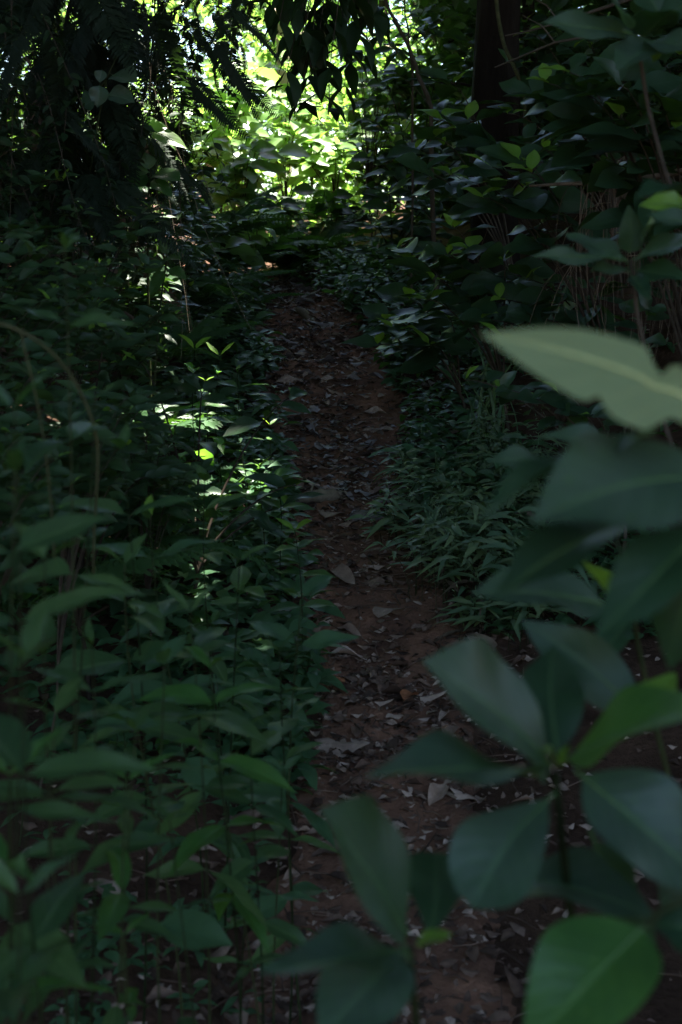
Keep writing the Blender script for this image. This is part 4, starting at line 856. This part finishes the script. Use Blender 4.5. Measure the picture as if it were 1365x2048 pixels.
# brush at the feet of those trees and the far wood: one mass each
r = np.random.default_rng(4); cs = [(x, y, gz(x, y) + r.uniform(.2, 1.2 + (y - 14) * .5)) for x, y in zip(r.uniform(-5, 5, 150), r.uniform(14, 21, 150))]
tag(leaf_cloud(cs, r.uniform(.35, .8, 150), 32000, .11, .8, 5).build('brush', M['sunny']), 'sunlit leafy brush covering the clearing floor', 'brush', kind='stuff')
cs = []; rs = []
for k in range(260):
    a = r.uniform(0, 2 * math.pi); d = r.uniform(26, 40); x, y = math.cos(a) * d, math.sin(a) * d + 4
    if y > 15 and -6 < x < 4 + y * .1 and r.random() < .93: continue
    cs.append((x, y, gz(x, y) + r.uniform(.5, 13))); rs.append(r.uniform(1.5, 3))
tag(leaf_cloud(cs, rs, 60000, .55, .8, 6).build('far_wood', M['crown']), 'far wood closing in all round', 'wood', kind='stuff')
cs = []; rs = []
for k in range(150):
    s_ = 1 if k % 2 else -1; x = s_ * r.uniform(3.2, 8); y = r.uniform(-4, 13); cs.append((x, y, gz(x, y) + r.uniform(.2, 3.2))); rs.append(r.uniform(.5, 1.1))
for k in range(130):
    s_ = 1 if k % 2 else -1; x = r.uniform(1.5, 6) if s_ > 0 else r.uniform(-6.5, -2.3); y = r.uniform(10.5, 15) if s_ > 0 else r.uniform(8, 13.5); cs.append((x, y, gz(x, y) + r.uniform(.1, 3.6))); rs.append(r.uniform(.45, .9))
for k in range(60):
    x = r.uniform(.8, 5); y = r.uniform(11.3, 14); cs.append((x, y, gz(x, y) + r.uniform(.1, 1.3))); rs.append(r.uniform(.35, .6))
tag(leaf_cloud(cs, rs, 58000, .17, .8, 7).build('side_brush', M['crown']), 'dark leafy brush on both sides beyond the track banks', 'brush', kind='stuff')

# ground cover of low leaves on both banks
HB = tpls(5, shape='lance', asp=.36, nu=6, nv=2, fold=.3, droop=.35, wav=.03, pet=.05)
def cover(name, label, n, side, y0, y1, width, size, mat, seed, hmax=.25):
    r = np.random.default_rng(seed); b = Bag(); per = {i: ([], [], [], []) for i in range(5)}; st = Bag()
    for k in range(n):
        y = r.uniform(y0, y1); c, h = float(smooth_i(y, _x)), float(smooth_i(y, _h)); x = c + side * (h * .93 + abs(r.normal()) * width)
        if noise.noise((x * 1.5, y * 1.5, seed)) < -.25: continue
        z = gz(x, y); hh = r.uniform(.03, hmax); az = r.random() * 6.28
        for j in range(7):
            az += 2.4; el = r.uniform(-.1, .7); i = r.integers(5); q = per[i]
            q[0].append((x + r.normal() * .012, y + r.normal() * .012, z + hh * (.35 + .65 * j / 6))); q[1].append((math.cos(az) * math.cos(el), math.sin(az) * math.cos(el), math.sin(el))); q[2].append((r.normal() * .3, r.normal() * .3 - .2, 1)); q[3].append(size * r.uniform(.5, 1.3))
        st.tube([(x, y, z - .01), (x, y, z + hh)], [.0016, .001], 3)
    for i, q in per.items(): b.many(HB[i], q[0], frames(np.array(q[1]), np.array(q[2])), q[3])
    return tag(b.build(name, mat), label, 'ground cover', kind='stuff')
cover('ground_cover', 'low leafy ground cover thickening up the left bank', 900, -1, 3.6, 9.5, .5, .10, M['herb'], 21)
cover('ground_cover', 'low leafy ground cover under the shrubs of the right bank', 800, 1, 4.6, 10, .5, .09, M['herb'], 22)
cover('ground_cover', 'sparse low leaves on the litter at the lower left', 110, -1, 2.0, 3.8, .5, .05, M['herb'], 23, .12)

# ------------------------------------------------------------------ leaf roof over the track: crowns of the trees beside it
ROOF = [(-4.5, 1.5), (4.8, .5), (-4.2, 9.6), (4.4, 5.5), (5.2, 11), (-6.5, 5.2), (-5.0, -2.2), (5.2, -3.0), (-5.6, 16), (5.8, 17)]
n = 260000; r = np.random.default_rng(12)
pp = np.stack([r.uniform(-11, 12, n), r.uniform(-3.0, 22, n), r.uniform(6.2, 9.5, n)], 1)
front = np.where((pp[:, 0] > -1.9) & (pp[:, 0] < 2.2), 11.2 + .5 * np.sin(pp[:, 0] * 3), 22); pp = pp[(pp[:, 1] < front) & ~((pp[:, 1] > 14.5) & (pp[:, 0] > -3.6) & (pp[:, 0] < 3.4))]
cl = np.array([noise.noise((a * .55, b_ * .55, c_ * .7)) for a, b_, c_ in pp[:, :3].tolist()]); pp = pp[cl > -.36]
for hx, hy, hr in [(-.1, 5.4, .65), (4.4, 4.5, .6), (-.45, 2.6, .7), (-.7, 8.3, .7)]:   # small openings of the roof to the sky
    pp = pp[(pp[:, 0] - hx) ** 2 + (pp[:, 1] - hy) ** 2 > hr * hr]
zg = lambda y: smooth_i(y, _z) + .05
q_ = pp[:, 2] - zg(pp[:, 1] - 1.0); occ = np.zeros((46, 106), int)   # close chance leaks above the track
gi = ((pp[:, 0] - SUN.x / SUN.z * q_ + 1.7) / .1).astype(int); gj = ((pp[:, 1] - SUN.y / SUN.z * q_ - .4) / .1).astype(int)
ok = (gi >= 0) & (gi < 46) & (gj >= 0) & (gj < 106); np.add.at(occ, (gi[ok], gj[ok]), 1)
mi, mj = np.nonzero(occ < 3); hz = r.uniform(6.3, 9.3, len(mi)); q_ = hz - zg(mj * .1 + .45); add = np.stack([mi * .1 - 1.65 + SUN.x / SUN.z * q_, mj * .1 + .45 + SUN.y / SUN.z * q_, hz], 1)
oc2 = np.zeros((20, 16), bool); q_ = pp[:, 2] - .95; gi = ((pp[:, 0] - SUN.x / SUN.z * q_ + .8) / .1).astype(int); gj = ((pp[:, 1] - SUN.y / SUN.z * q_ - .7) / .1).astype(int)
ok = (gi >= 0) & (gi < 20) & (gj >= 0) & (gj < 16); oc2[gi[ok], gj[ok]] = True; mi, mj = np.nonzero(np.ones_like(oc2)); h2 = r.uniform(6.3, 9.3, len(mi)); q_ = h2 - .95
pp = np.concatenate([pp, np.stack([mi * .1 - .75 + SUN.x / SUN.z * q_, mj * .1 + .75 + SUN.y / SUN.z * q_, h2], 1)])
pp = np.concatenate([pp, add, add + r.normal(size=add.shape) * .06, add + r.normal(size=add.shape) * .1])
who = np.argmin(np.stack([(pp[:, 0] - a) ** 2 + (pp[:, 1] - b_) ** 2 for a, b_ in [(tb.x, 8.6), (-2.2, 6.8)] + ROOF], 1), 1)
def roof_bag(q):
    b = Bag(); m = len(q); a = r.normal(size=(m, 3)) * np.array([1, 1, .5]); nn = r.normal(size=(m, 3)) * .4 + np.array([0, 0, 1])
    for i in range(3): b.many(CT[i], q[i::3], frames(a[i::3], nn[i::3]), r.uniform(.18, .40, len(q[i::3])), r.random(len(q[i::3])))
    return b
roof_bag(pp[who == 0]).build('crown', M['crown'], TREE_R); roof_bag(pp[who == 1]).build('crown', M['crown'], TREE_L)
RL = ['tree left of the track whose crown roofs the nearest part', 'tree right of the track whose crown roofs the nearest part', 'tree on the left bank behind the fern thicket', 'tree on the right bank beyond the grass patch', 'tree on the right bank behind the big dark trunk', 'tree deep in the left thicket', 'tree behind the viewer on the left', 'tree behind the viewer on the right', 'shady tree left of the bright clearing', 'shady tree right of the bright clearing']
for i, (x, y) in enumerate(ROOF):
    g = gp(x, y); root = thing('tree', g, RL[i], 'tree'); b = Bag(); pts = bez(g - Vector((0, 0, .2)), g + Vector((.1, .1, 2.5)), Vector((x + .2, y, 6)), Vector((x - .1, y, 9)), 14); limb(b, pts, .2, .07, 12)
    for k in range(7): a = k * .9; p = pts[9 + k % 5]; q = p + Vector((math.cos(a) * 2, math.sin(a) * 2, .9)); limb(b, bez(p, p.lerp(q, .3), p.lerp(q, .7) + Vector((0, 0, .2)), q, 6), .05, .012, 6)
    b.build('trunk', M['bark'], root); roof_bag(pp[who == i + 2]).build('crown', M['crown'], root)

for o in EMPTIES:
    if '_o' in o: del o['_o']

# ------------------------------------------------------------------ light, sky, camera
el = math.asin(SUN.z); azm = math.atan2(SUN.x, SUN.y)
w = bpy.data.worlds.new('World'); scene.world = w; w.use_nodes = True; t = w.node_tree; bg = t.nodes['Background']
sk = t.nodes.new('ShaderNodeTexSky'); sk.sky_type = 'NISHITA'; sk.sun_disc = False; sk.sun_elevation = el; sk.sun_rotation = azm
t.links.new(sk.outputs[0], bg.inputs[0]); bg.inputs[1].default_value = .065
sd = bpy.data.lights.new('sun', 'SUN'); sd.energy = 5.0; sd.angle = math.radians(.5); sd.color = (1, .94, .84)
so = bpy.data.objects.new('sun', sd); COL.objects.link(so); so.rotation_euler = SUN.to_track_quat('Z', 'Y').to_euler(); so.location = (2, 5, 20)
cd = bpy.data.cameras.new('camera'); co = bpy.data.objects.new('camera', cd); COL.objects.link(co); scene.camera = co
co.location = CAM; co.rotation_euler = (math.pi / 2 - PITCH, 0, 0); cd.sensor_fit = 'VERTICAL'; cd.sensor_height = 36; cd.lens = 50; cd.clip_start = .05; cd.clip_end = 600
cd.dof.use_dof = True; cd.dof.focus_distance = 6.2; cd.dof.aperture_fstop = 4.9
scene.view_settings.view_transform = 'Standard'; scene.view_settings.look = 'None'; scene.view_settings.exposure = 3.5; scene.view_settings.gamma = 1
scene.render.engine = 'CYCLES'; c = scene.cycles
c.use_denoising = True; c.max_bounces = 6; c.diffuse_bounces = 4; c.glossy_bounces = 2; c.transmission_bounces = 3; c.transparent_max_bounces = 4; c.sample_clamp_indirect = 4; c.use_adaptive_sampling = False
